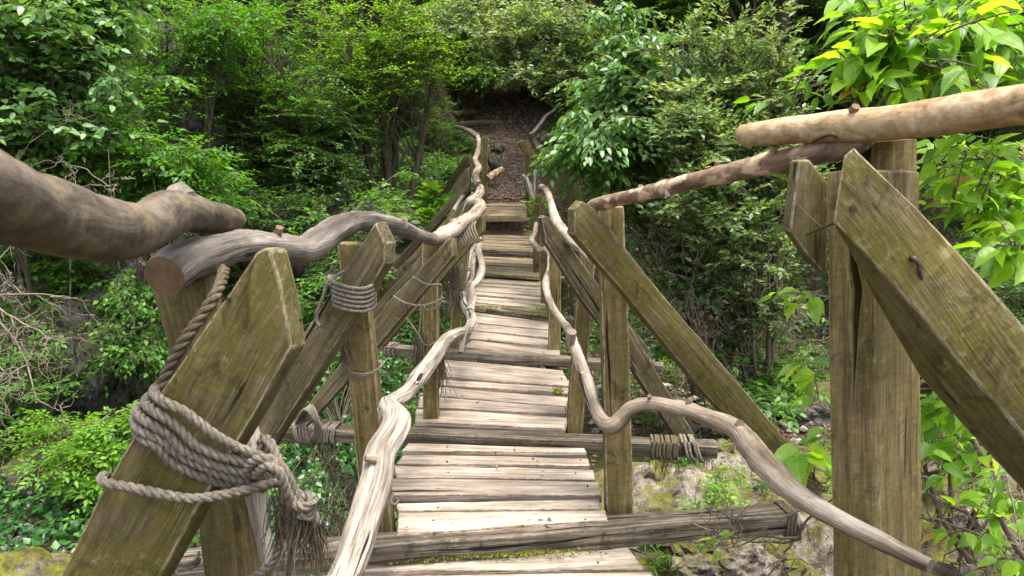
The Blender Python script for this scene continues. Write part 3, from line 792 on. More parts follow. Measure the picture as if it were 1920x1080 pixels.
rope('rope_knot', [[(455, 885, 1.235), (480, 862, 1.215), (510, 862, 1.21), (535, 885, 1.215), (548, 915, 1.225), (560, 940, 1.23), (585, 962, 1.235), (596, 985, 1.24)],
                   [(478, 890, 1.23), (500, 872, 1.205), (524, 886, 1.20), (536, 915, 1.21), (552, 945, 1.22), (575, 950, 1.21), (588, 936, 1.22), (572, 930, 1.235), (556, 950, 1.24)],
                   [(486, 880, 1.27), (489, 845, 1.26), (494, 822, 1.26), (508, 832, 1.245), (520, 860, 1.235), (538, 900, 1.23), (562, 930, 1.235), (584, 950, 1.225), (580, 968, 1.22), (560, 962, 1.22)]], RN)
rope('rope_tail', [[(300, 732, 1.26), (318, 690, 1.27), (345, 640, 1.28), (375, 598, 1.30), (400, 560, 1.32), (414, 530, 1.36), (420, 505, 1.42)]], .0115, M['rope_old'])
rope('rope_tail', [[(470, 1085, 1.31), (505, 1062, 1.31), (520, 1030, 1.32), (523, 990, 1.33), (520, 940, 1.35)]], .0085)
rope('rope_lashing', [[(318, 1046, 1.5), (335, 1056, 1.46), (365, 1052, 1.45), (372, 1035, 1.5)], [(316, 1056, 1.5), (335, 1066, 1.46), (365, 1061, 1.45), (375, 1048, 1.5)]], .0045)
fray('frayed_rope_end', (566, 966, 1.24), 60, .13, .16, seed=1, start=.008)
fray('frayed_rope_end', (592, 975, 1.24), 44, .11, .12, seed=2, start=.006)
fray('frayed_rope_end', (530, 930, 1.27), 60, .15, .14, seed=3, start=.010)
rope('rope_tail', [[(545, 950, 1.25), (540, 990, 1.25), (544, 1040, 1.25), (540, 1090, 1.25)], [(585, 975, 1.24), (592, 1010, 1.24), (588, 1050, 1.24), (600, 1085, 1.24)]], .0055, M['rope_old'])

# lashing round the second left post and brace
def wraps(pairs, r, mat=None, name='rope_lashing'):
    return rope(name, pairs, r, mat)
w = []
for k in range(6):
    yk = 522 + k * 8.5
    w.append([(624 + k * 2.0, yk - 4, 2.66), (617 + k * 2.5, yk - 2, 2.54), (628, yk + 8, 2.46), (655, yk + 17, 2.45), (682, yk + 19, 2.47), (699, yk + 12, 2.52), (704, yk + 4, 2.62)])
wraps(w, .0068)
rope('rope_tail', [[(628, 518, 2.50), (614, 530, 2.48), (606, 556, 2.47), (596, 580, 2.47), (594, 600, 2.47), (600, 612, 2.46)]], .0065)
rope('rope_tail', [[(648, 508, 2.52), (630, 518, 2.48), (618, 536, 2.47)]], .0065)
fray('frayed_rope_end', (599, 612, 2.46), 16, .035, .5, .0012, M['rope'], seed=5, start=.003)
rope('rope_lashing', [[(654, 690, 2.75), (652, 690, 2.66), (665, 700, 2.60), (690, 700, 2.60), (712, 690, 2.62), (716, 676, 2.70)], [(655, 697, 2.75), (654, 697, 2.66), (668, 705, 2.60), (692, 702, 2.60), (714, 688, 2.62), (717, 678, 2.70)]], .004)
rope('rope_tail', [[(650, 626, 2.6), (645, 650, 2.6), (653, 672, 2.6), (658, 692, 2.6)]], .005, M['rope_old'])
fray('frayed_rope_end', (648, 640, 2.62), 30, .12, .12, .0016, seed=6, start=.008)
rope('rope_lashing', [[(738, 926, 2.52), (733, 940, 2.49), (741, 946, 2.48), (748, 938, 2.52)]], .005)
# third left post: a net of thin cords between post and brace
cords = [[(737, 555, 3.44), (760, 568, 3.42), (788, 573, 3.42), (812, 568, 3.44), (828, 560, 3.5)],
         [(775, 520, 3.44), (800, 533, 3.43), (825, 534, 3.44), (828, 545, 3.5)],
         [(795, 575, 3.44), (800, 582, 3.44), (815, 578, 3.46), (826, 566, 3.5), (828, 535, 3.52)],
         [(790, 640, 3.5), (800, 648, 3.5), (822, 640, 3.52), (838, 632, 3.6)],
         [(762, 596, 3.5), (778, 618, 3.48), (790, 640, 3.48), (794, 668, 3.5)],
         [(789, 560, 3.5), (788, 600, 3.5), (784, 640, 3.5), (790, 668, 3.5)],
         [(795, 668, 3.55), (808, 676, 3.5), (826, 668, 3.52)], [(795, 674, 3.55), (808, 682, 3.5), (824, 676, 3.52)]]
rope('rope_net', cords, .0055, M['rope'], strands=2)
fray('frayed_rope_end', (788, 630, 3.5), 50, .26, .06, .002, seed=8, start=.014)
fray('frayed_rope_end', (827, 660, 3.5), 40, .28, .05, .002, seed=9, start=.010)
rope('rope_lashing', [[(835, 628 + k * 4, 3.68), (832, 634 + k * 4, 3.58), (842, 642 + k * 2, 3.53), (852, 634 + k, 3.6)] for k in range(3)], .004)
# wide cord band over the third brace top
band = []
for k in range(11):
    x = 838 + k * 5.0
    band.append([(x + 4, 437 - k * 2.2, 3.95 + k * .05), (x + 2, 446 - k * 2.0, 3.84 + k * .05), (x + 9, 458 - k * 1.2, 3.80 + k * .05), (x + 17, 466 - k * 1.4, 3.86 + k * .05)])
rope('rope_lashing', band, .0062, strands=2)
# posts four and five
rope('rope_lashing', [[(848, 496 + k * 4, 5.0), (858, 502 + k * 4, 4.86), (872, 504 + k * 4, 4.86), (884, 503 + k * 4, 4.9)] for k in range(2)] +
     [[(838, 528 + k * 5, 5.0), (852, 534 + k * 5, 4.86), (868, 536 + k * 4, 4.86), (882, 530 + k * 5, 4.9)] for k in range(2)] +
     [[(846, 480, 4.9), (840, 500, 4.88), (852, 520, 4.87), (846, 545, 4.87), (850, 570, 4.88)]], .0055, strands=2)
fray('frayed_rope_end', (850, 505, 4.87), 50, .36, .06, .0026, seed=10, start=.03)
rope('rope_lashing', [[(838, 558 + k * 5, 4.95), (848, 562 + k * 5, 4.85), (862, 564 + k * 4, 4.86), (872, 556 + k * 5, 4.9)] for k in range(3)], .005, M['rope_old'], strands=2)
def beam_loops(l, r, z, depth, drop, px0, n, pitch, r_, mat=None, skew=0.0, over=.0, jit=.004, seed=0, **k):
    """turns of rope wound round a crossbeam between picture columns"""
    rg = random.Random(seed)
    A_, B_ = PZ(*l, z + .002), PZ(*r, z + .002)
    X = (B_ - A_).normalized(); N = Vector((-X.y, X.x, 0)); U = Vector((0, 0, 1))
    t0 = (px0 - l[0]) / (r[0] - l[0])
    C0 = A_.lerp(B_, t0)
    e = r_ * .9 + over
    out = []
    for i in range(n):
        c = C0 + X * (i * pitch + rg.uniform(-jit, jit))
        sk = X * (skew + rg.uniform(-jit, jit) * 1.5)
        q = [c - N * e * .3 + U * e, c + N * depth * .5 + U * (e + rg.uniform(0, .004)), c + N * (depth + e * .4) + U * e * .8, c + N * (depth + e) - U * drop * .5 + sk * .5,
             c + N * (depth + e * .4) - U * (drop + e) + sk, c + N * depth * .5 - U * (drop + e) + sk, c - N * e * .4 - U * (drop + e * .8) + sk, c - N * (e + .002) - U * drop * .5 + sk * .5, c - N * e * .3 + U * e * 1.02 + X * pitch * .5]
        out.append(q)
    return rope('rope_lashing', out, r_, mat, **k)
B1 = ((330, 1055), (1487, 964), ZS[1], .10, .085); B2 = ((528, 803), (1347, 838), ZS[2], .10, .062); B3 = ((716, 650), (1243, 686), ZS[3], .10, .06)
# beam two, left end
beam_loops(*B2, 583, 9, .016, .0072, seed=1)
beam_loops(*B2, 548, 5, .017, .0072, skew=.035, over=.01, seed=2)
w = [[(546 + k * 6, 822 - k * 6, 3.58), (556 + k * 6, 790 - k * 7, 3.50), (571 + k * 5, 768 - k * 2, 3.42), (586 + k * 4, 782 + k * 3, 3.40), (592 + k * 3, 806 + k * 2, 3.42), (582 + k * 2, 822 + k, 3.46)] for k in range(4)]
wraps(w, .0072)
fray('frayed_rope_end', (605, 825, 3.48), 46, .16, .16, .0018, seed=12, start=.03)
# beam three, left end, and beam two, right end
beam_loops(*B3, 682 + 40, 4, .02, .008, strands=2, seed=5)
w3 = None
beam_loops(*B2, 1232, 8, .016, .0072, M['rope_old'], seed=3)
beam_loops(*B2, 1285, 4, .018, .0072, M['rope'], skew=.04, over=.008, seed=4)
fray('frayed_rope_end', (1250, 850, 3.52), 60, .10, .10, .002, seed=14, start=.035)
fray('frayed_rope_end', (1318, 838, 3.50), 40, .13, .14, .002, seed=15, start=.014, dirv=Vector((.35, 0, -1)))
fray('frayed_rope_end', (1494, 985, 2.84), 50, .09, .12, .0018, seed=16, start=.014)

beam_loops(*B3, 1204, 5, .02, .008, M['rope_old'], strands=2, seed=6)
beam_loops(*B1, 1478, 3, .014, .006, M['rope_old'], seed=7)
# far wire across the steps
tube('wire', [P(940, 322, 12.1), P(950, 327, 12.1), P(963, 329, 12.1), P(981, 326, 12.1)], [.010] * 4, M['rust'], BR, 6, .05, 0)
rope('rope_tail', [[(857, 430, 6.3), (862, 408, 6.4), (871, 388, 6.5), (878, 370, 6.9)]], .008, strands=2)
rope('rope_lashing', [[(1028 + k, 508 + k * 0.5, 5.2), (1030, 512 + k * 3, 5.1), (1036, 513 + k * 3, 5.12)] for k in range(2)], .004, strands=2)
# leather-dark cuff on the far vine
rail('rope_cuff', [(896, 356, 8.8, 7.5), (900, 349, 8.8, 7.8)], M['rust'], 12, .03, .05)

# ------------------------------------------------------------------ terrain
def sstep(a, b, x):
    t = np.clip((x - a) / (b - a), 0, 1)
    return t * t * (3 - 2 * t)

def fbm(x, y, sc, seed=0, oct=4):
    """cheap smooth value noise on arrays"""
    out = np.zeros_like(x, dtype=float); amp = 1.0; tot = 0
    for o in range(oct):
        xs, ys = x * sc + seed * 17.3 + o * 5.1, y * sc - seed * 9.1 + o * 3.7
        xi, yi = np.floor(xs), np.floor(ys)
        fx, fy = xs - xi, ys - yi
        fx, fy = fx * fx * (3 - 2 * fx), fy * fy * (3 - 2 * fy)
        def h(a, b):
            v = np.sin(a * 127.1 + b * 311.7 + seed * 13.7) * 43758.5453
            return v - np.floor(v)
        v = (h(xi, yi) * (1 - fx) + h(xi + 1, yi) * fx) * (1 - fy) + (h(xi, yi + 1) * (1 - fx) + h(xi + 1, yi + 1) * fx) * fy
        out += (v - .5) * amp; tot += amp
        amp *= .5; sc *= 2.03
    return out / tot * 2

PATH_X = lambda y: -0.05 - 0.012 * np.clip(y - 14, 0, 20) ** 1.5

def height(x, y):
    x = np.asarray(x, float); y = np.asarray(y, float)
    yb = 11.9 - 0.62 * np.clip(-x - 1.2, 0, 9) - 0.35 * np.clip(x - 1.5, 0, 9)
    d = y - yb
    n = fbm(x, y, .55, 1) * .55 + fbm(x, y, 2.3, 2, 3) * .14
    bed = -1.15 + 0.06 * np.abs(x)
    bank = sstep(-2.6, 0.6, d) * 1.7
    hill = np.clip(d - .2, 0, 40) * 0.78 + np.clip(d - 6.5, 0, 40) * .6
    z = bed + bank + hill + n * (0.6 + 0.25 * np.clip(d, 0, 6))
    # rock step on the left slope
    z += sstep(0, .5, d - 3.2 + fbm(x, y, .4, 5) * 1.2) * 1.3 * sstep(-1.5, -3.0, x)
    # near bank under the viewer
    z += (1.2 + 0.0 * x) * (1 - sstep(.6, 2.6, y + 0.25 * np.abs(x)))
    # the trodden way up, cut into the slope
    pz = 0.90 + 0.40 * (y - 13.45)
    pz = np.where(y > 18.5, 0.90 + .40 * 5.05 + (y - 18.5) * .8, pz)
    w = 0.55 + 0.10 * np.clip(y - 13, 0, 6)
    on = (1 - sstep(w, w + 1.1, np.abs(x - PATH_X(y)))) * sstep(13.05, 13.5, y) * (1 - sstep(20.5, 23, y))
    z = z * (1 - on) + (pz + n * .12) * on
    # the void under the step up to the landing
    un = (1 - sstep(.75, 1.25, np.abs(x + .1))) * (1 - sstep(13.15, 13.4, y)) * sstep(9.5, 10.5, y)
    z = z * (1 - un) + np.minimum(z, -1.3) * un
    return z

def grid_mesh(name, xs, ys, mat, off=0.0, extra=None):
    X, Y = np.meshgrid(xs, ys)
    Z = height(X, Y) + off
    if extra is not None: Z += extra(X, Y)
    nx, ny = len(xs), len(ys)
    V = np.stack([X.ravel(), Y.ravel(), Z.ravel()], 1)
    i = np.arange(nx - 1); j = np.arange(ny - 1)
    I, J = np.meshgrid(i, j)
    a = (J * nx + I).ravel()
    Fc = np.stack([a, a + 1, a + nx + 1, a + nx], 1).ravel()
    me = np_mesh(name, V, Fc, np.full(len(a), 4), True)
    return link(name, me, mat)

def spaced(lo, hi, fine_lo, fine_hi, fine, coarse):
    return np.unique(np.concatenate([np.arange(lo, fine_lo, coarse), np.arange(fine_lo, fine_hi, fine), np.arange(fine_hi, hi + coarse, coarse)]))

G = grid_mesh('ground', spaced(-60, 60, -9, 9, .12, 1.5), spaced(-30, 70, -.5, 22, .12, 1.5), ground_mat())
tag(G, kind='structure')

# the path: its own sheet following the cut, a little above the soil
ys = np.arange(13.42, 20.6, .06)
us = np.linspace(-1, 1, 26)
Yg, Ug = np.meshgrid(ys, us, indexing='ij')
halfw = 0.40 + 0.10 * np.clip(Yg - 13, 0, 6) + .10 * fbm(Yg, Ug * 0, 1.3, 8)
Xg = PATH_X(Yg) + Ug * halfw
Zg = height(Xg, Yg) + .012 + .03 * fbm(Xg, Yg, 6, 12, 3)
Zg = np.where(np.abs(Ug) > .99, Zg - .06, Zg)
ny, nx = Yg.shape
a = (np.arange(ny - 1)[:, None] * nx + np.arange(nx - 1)[None, :]).ravel()
me = np_mesh('footpath', np.stack([Xg.ravel(), Yg.ravel(), Zg.ravel()], 1), np.stack([a, a + 1, a + nx + 1, a + nx], 1).ravel(), np.full(len(a), 4), True)
tag(link('footpath', me, path_mat()), kind='structure')

def hz(x, y): return float(height(np.array([x]), np.array([y]))[0])

# pebbles and litter on the path: too many to count
def scatter_pebbles(name, n, fn, smin, smax, mat, seed=3):
    rg = np.random.default_rng(seed)
    base = np.array([(1, 0, 0), (-1, 0, 0), (0, 1, 0), (0, -1, 0), (0, 0, 1), (0, 0, -1)], float)
    tri = np.array([(0, 2, 4), (2, 1, 4), (1, 3, 4), (3, 0, 4), (2, 0, 5), (1, 2, 5), (3, 1, 5), (0, 3, 5)])
    xy = fn(rg, n)
    n = len(xy)
    s = smin + (smax - smin) * rg.random(n) ** 2.5
    V = base[None] * (1 + rg.uniform(-.35, .35, (n, 6, 1))) * (s[:, None] * rg.uniform(.5, 1.2, (n, 3)))[:, None, :]
    V[:, :, 2] *= .6
    V[:, :, 0] += xy[:, 0:1]; V[:, :, 1] += xy[:, 1:2]
    V[:, :, 2] += (height(xy[:, 0], xy[:, 1]) + s * .25 + .01)[:, None]
    Fc = (tri[None] + (np.arange(n) * 6)[:, None, None]).ravel()
    me = np_mesh(name, V.reshape(-1, 3), Fc, np.full(n * 8, 3), False)
    return tag(link(name, me, mat), kind='stuff')

def on_path(rg, n):
    y = rg.uniform(13.3, 20, n); x = PATH_X(y) + rg.uniform(-1, 1, n) * (.5 + .1 * (y - 13))
    return np.stack([x, y], 1)
peb = scatter_pebbles('path_gravel', 5200, on_path, .010, .045, plain_mat('gravel_stone', (0.27, 0.20, 0.15), .9, var=.5, scale=3))
tag(peb, 'loose brown gravel and litter scattered over the trodden path', 'gravel')
peb.data.materials[0] = plain_mat('gravel_bits', (0.24, 0.18, 0.135), .9, var=.6, scale=9)

def on_bed(rg, n):
    x = rg.uniform(-4.5, 5.5, n); y = rg.uniform(1.5, 12, n)
    k = fbm(x, y, .8, 33) > -.1
    return np.stack([x, y], 1)[k]
st = scatter_pebbles('stream_bed_stones', 9000, on_bed, .015, .10, rock_mat('bed_stone', moss_lo=.62), seed=9)
tag(st, 'small pale stones strewn over the gully floor', 'stones')

# rocks, each its own thing
def rock(name, loc, size, seed, mat, label, group=None, sub=4, rough=.30, rot=0.0):
    bm = bmesh.new()
    bmesh.ops.create_icosphere(bm, subdivisions=sub, radius=1)
    sv = Vector((seed * 7.7, seed * 3.1, -seed))
    for v in bm.verts:
        p = v.co.copy()
        d = noise.noise(p * 1.1 + sv) * rough * 1.3 + noise.noise(p * 2.7 + sv) * rough * .55
        r = noise.fractal(p * 5 + sv, 0.8, 2.0, 5) * rough * .22 - abs(noise.noise(p * 3.3 - sv)) * rough * .35
        cell = noise.cell(p * 1.7 + sv) * rough * .10
        v.co = p * max(.35, 1 + d + r + cell)
        v.co = Vector((v.co.x * size[0], v.co.y * size[1], v.co.z * size[2]))
    me = bpy.data.meshes.new(name)
    bm.to_mesh(me); bm.free()
    me.polygons.foreach_set('use_smooth', np.ones(len(me.polygons), bool))
    me.set_sharp_from_angle(angle=math.radians(40))
    o = link(name, me, mat, None, loc)
    o.rotation_euler = (0, 0, rot)
    return tag(o, label, 'rock', group)
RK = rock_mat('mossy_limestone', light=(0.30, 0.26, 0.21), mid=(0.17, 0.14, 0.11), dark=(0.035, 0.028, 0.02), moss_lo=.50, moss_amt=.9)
RKD = rock_mat('dark_limestone', light=(0.17, 0.155, 0.135), mid=(0.07, 0.062, 0.052), dark=(0.015, 0.013, 0.01), moss_lo=.53)  # limestone darkened so its colour carries the deep shadow of the hollows
RKM = rock_mat('mossy_boulder', moss_lo=.48, light=(0.22, 0.195, 0.16), mid=(0.12, 0.10, 0.08))
def at(px, py, Y, dz=0): 
    v = P(px, py, Y); v.z += dz; return v
rock('boulder', at(1335, 985, 4.1, -.20), (.95, .75, .48), 1, RK, 'big pale limestone boulder with moss under the long crossbeam on the right', sub=6, rough=.32)
rock('boulder', at(1250, 1130, 3.3, -.12), (.62, .45, .34), 2, RKM, 'pale pitted rock at the bottom edge right beside the nearest planks', sub=5)
rock('boulder', at(1505, 1060, 3.6, -.1), (.36, .34, .40), 3, RK, 'rounded grey rock left of the near right post at the bottom', sub=5)
rock('boulder', at(1430, 860, 5.6, -.2), (.8, .55, .28), 4, RKM, 'brown mossy boulder behind the long right brace', sub=5)
rock('boulder', at(0, 1130, 3.6, -.16), (.50, .45, .34), 5, RKM, 'moss-topped pale rock in the bottom left corner', sub=5)
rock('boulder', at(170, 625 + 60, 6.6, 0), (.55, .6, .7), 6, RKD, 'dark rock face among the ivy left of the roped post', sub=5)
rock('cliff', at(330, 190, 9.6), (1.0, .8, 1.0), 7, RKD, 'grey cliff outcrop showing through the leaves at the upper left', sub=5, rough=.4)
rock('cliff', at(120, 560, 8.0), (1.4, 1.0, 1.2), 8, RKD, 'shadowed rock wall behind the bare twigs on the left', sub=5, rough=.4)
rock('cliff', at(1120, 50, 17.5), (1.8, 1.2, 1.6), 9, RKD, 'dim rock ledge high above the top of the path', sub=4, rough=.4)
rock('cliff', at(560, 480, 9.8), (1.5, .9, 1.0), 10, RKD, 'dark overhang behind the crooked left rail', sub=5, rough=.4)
rock('boulder', at(1835, 960, 3.6, -.1), (.5, .4, .45), 12, RKM, 'dark rock under the leafy branches at the right edge', sub=4)
rock('boulder', at(1550, 720, 7.2, -.25), (.6, .45, .28), 13, RKD, 'low rock in the shaded hollow left of the near right post', sub=4)
rock('boulder', at(90, 860, 5.3, -.25), (.45, .4, .4), 15, RKM, 'grey rock half hidden by bright herbs at the left', sub=4)
rock('stone', at(934, 276, 14.7, -.02), (.14, .13, .10), 16, RKM, 'flat-topped stone on the left side of the path', sub=3)
rock('stone', at(927, 302, 14.0, -.04), (.12, .15, .18), 17, RKD, 'ivy-clad stone at the left end of the path foot', sub=3)
rock('stone', at(1024, 262, 14.6), (.22, .18, .14), 18, RKM, 'pale stone on the right side of the path', sub=3)
for i, (px, py, Y, s, lb) in enumerate([(1215, 905, 4.2, .13, 'small angular rock tucked beside the second right post'), (1290, 880, 4.5, .12, 'brown rock chunk under the rope-wrapped beam end'), (1385, 890, 4.4, .16, 'jagged mossy rock just above the long crossbeam'),
                                      (1440, 905, 4.2, .11, 'small broken rock left of the long brace foot'), (1260, 1010, 3.3, .09, 'pale broken stone below the crossbeam near the planks'), (1395, 1050, 3.2, .13, 'pitted pale stone at the bottom edge right of the deck'),
                                      (1460, 1060, 3.2, .10, 'dark split stone at the bottom edge by the bare twig'), (1310, 1065, 3.0, .08, 'small mossy stone at the bottom edge below the leafy sprig'), (1180, 930, 4.3, .10, 'dull stone seen between the deck edge and the second right post'), (1350, 850, 4.9, .12, 'dark stone behind the hanging rope ends on the right')]):
    v = P(px, py, Y)
    rock('rock_fragment', v, (s * 1.3, s, s * .8), 60 + i, RK if i % 2 else RKM, lb, None, sub=4, rough=.55, rot=i * 1.3)
rgp = random.Random(8)
for i, (px, py) in enumerate([(985, 238), (958, 228), (867, 210), (905, 262), (1007, 215), (948, 193), (870, 190), (880, 168), (1000, 180), (893, 236)]):
    Y = 13.2 + (325 - py) / (F * .40 - 0) * 0
    # find where the sight line meets the slope
    for k in range(240):
        Yt = 13.2 + k * .04
        v = P(px, py, Yt)
        if v.z <= hz(v.x, Yt): break
    s = rgp.uniform(.035, .08)
    rock('stone', (v.x, v.y, v.z + s * .2), (s * 1.3, s, s * .7), 30 + i, RK, 'small loose stones lying on the earth of the path', 'small stones on the path', sub=2)

# log steps cut into the path
M['steplog'] = wood_mat('earthy_step_log', (0.30, 0.22, 0.15), (0.19, 0.135, 0.09), (0.07, 0.05, 0.03), crack=.3, bump=.7, stain=.5)
def hit(px, py, y0=12.8, y1=24):
    for k in range(400):
        Yt = y0 + (y1 - y0) * k / 400
        v = P(px, py, Yt)
        if v.z <= hz(v.x, Yt): return v
    return v
for i, (x0, y0, x1, y1, r, lb) in enumerate([(852, 218, 905, 213, .07, 'rounded log step at the upper left of the path'), (862, 236, 942, 233, .075, 'long log step below the upper one, left of the path'),
                              (905, 196, 935, 216, .03, 'thin curved root lying across the upper path')]):
    a_, b_ = hit(x0, y0), hit(x1, y1)
    m_ = (a_ + b_) / 2 + Vector((0, 0, .02))
    o = tube('log_step' if i < 2 else 'root', [a_ + Vector((0, 0, .03)), m_ + Vector((0, 0, .03)), b_ + Vector((0, 0, .03))], [r, r * 1.1, r * .9], M['steplog'], None, 10, .05, .12)
    tag(o, lb, 'log step' if i < 2 else 'root')

# ------------------------------------------------------------------ vegetation
L = {}
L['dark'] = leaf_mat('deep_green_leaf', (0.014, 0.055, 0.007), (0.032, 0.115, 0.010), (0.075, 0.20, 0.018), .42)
L['mid'] = leaf_mat('forest_green_leaf', (0.028, 0.10, 0.008), (0.062, 0.19, 0.013), (0.13, 0.30, 0.026), .46)
L['bright'] = leaf_mat('fresh_green_leaf', (0.055, 0.16, 0.010), (0.12, 0.28, 0.018), (0.21, 0.38, 0.034), .5)
L['blue'] = leaf_mat('cool_green_leaf', (0.045, 0.13, 0.028), (0.09, 0.21, 0.045), (0.17, 0.32, 0.085), .35, rough=.38, tcol=1.5, spec=.5)
L['silver'] = leaf_mat('silvery_green_leaf', (0.05, 0.12, 0.025), (0.13, 0.23, 0.07), (0.34, 0.42, 0.20), .38, rough=.5, tcol=1.4)
L['ivy'] = leaf_mat('ivy_leaf', (0.010, 0.055, 0.010), (0.025, 0.10, 0.015), (0.07, 0.20, 0.03), .25, rough=.38)
L['cherry'] = leaf_mat('lime_green_leaf', (0.10, 0.24, 0.015), (0.17, 0.34, 0.022), (0.26, 0.42, 0.04), .5, rough=.33, tcol=1.8, island=True)
L['flower'] = plain_mat('cream_blossom', (0.75, 0.72, 0.55), .7, var=.1)
L['litter'] = leaf_mat('fallen_leaf', (0.05, 0.032, 0.018), (0.13, 0.085, 0.05), (0.26, 0.19, 0.12), .1, rough=.8, tcol=1.0)

def unit(v):
    return v / np.maximum(np.linalg.norm(v, axis=-1, keepdims=True), 1e-9)

def leaves_mesh(name, pos, dirs, nrm, size, aspect=.5, mat=None, fold=.25, droop=.0, six=False):
    """pos/dirs/nrm (n,3), size (n,). Each leaf: a folded rhomb (2 triangles) or a six point blade (4 triangles)"""
    n = len(pos)
    d = unit(dirs); nn = unit(nrm - d * (nrm * d).sum(1, keepdims=True))
    s = np.cross(d, nn)
    S = size[:, None]
    w = S * aspect * .5
    if not six:
        v0 = pos; v3 = pos + d * S - nn * S * droop
        mid = pos + d * S * .42
        v1 = mid + s * w + nn * w * fold; v2 = mid - s * w + nn * w * fold
        V = np.stack([v0, v1, v3, v2], 1).reshape(-1, 3)
        b = (np.arange(n) * 4)[:, None]
        Fc = np.concatenate([b + 0, b + 1, b + 2, b + 0, b + 2, b + 3], 1).ravel()
        me = np_mesh(name, V, Fc, np.full(n * 2, 3), False)
    else:
        v0 = pos; v5 = pos + d * S - nn * S * droop
        a = pos + d * S * .28; c = pos + d * S * .68 - nn * S * droop * .5
        v1 = a + s * w * .95 + nn * w * fold; v2 = a - s * w * .95 + nn * w * fold
        v3 = c + s * w * .72 + nn * w * fold * .8; v4 = c - s * w * .72 + nn * w * fold * .8
        m = c.copy()
        V = np.stack([v0, v1, v3, v5, v4, v2, (a + c) / 2], 1).reshape(-1, 3)
        b = (np.arange(n) * 7)[:, None]
        quads = np.concatenate([b + 0, b + 1, b + 3 - 1, b + 6, b + 6, b + 2, b + 3, b + 4, b + 0, b + 6, b + 4, b + 5], 1).ravel()
        me = np_mesh(name, V, quads, np.full(n * 3, 4), False)
    me.materials.append(mat)
    return me

def np_tubes(paths, nseg=4):
    """paths: list of (array (k,3), array radii). One mesh of thin branches"""
    V, Fc, Lt, A = [], [], [], []
    off = 0
    for p, r in paths:
        k = len(p)
        t = np.gradient(p, axis=0); t = unit(t)
        up = np.where(np.abs(t[:, 2:3]) > .9, np.array([[1., 0, 0]]), np.array([[0, 0, 1.]]))
        u = unit(np.cross(t, up)); v = np.cross(t, u)
        th = np.arange(nseg) * 2 * math.pi / nseg
        ring = p[:, None] + (u[:, None] * np.cos(th)[None, :, None] + v[:, None] * np.sin(th)[None, :, None]) * np.asarray(r)[:, None, None]
        V.append(ring.reshape(-1, 3))
        s = np.concatenate([[0], np.cumsum(np.linalg.norm(np.diff(p, axis=0), axis=1))])
        at_ = np.stack([np.repeat(s, nseg) + off * .13, np.tile(np.cos(th), k) * np.repeat(r, nseg) + off * .01, np.tile(np.sin(th), k) * np.repeat(r, nseg)], 1)
        A.append(at_)
        i = np.arange(k - 1)[:, None] * nseg; j = np.arange(nseg)[None]
        j2 = (j + 1) % nseg
        q = np.stack([i + j, i + j2, i + nseg + j2, i + nseg + j], -1).reshape(-1, 4) + off
        Fc.append(q.ravel()); Lt.append(np.full(len(q), 4))
        off += k * nseg
    return np.concatenate(V), np.concatenate(Fc), np.concatenate(Lt), np.concatenate(A)

def bez(a, b, c, d, k):
    t = np.linspace(0, 1, k)[:, None]
    return a * (1 - t) ** 3 + 3 * b * t * (1 - t) ** 2 + 3 * c * t * t * (1 - t) + d * t ** 3

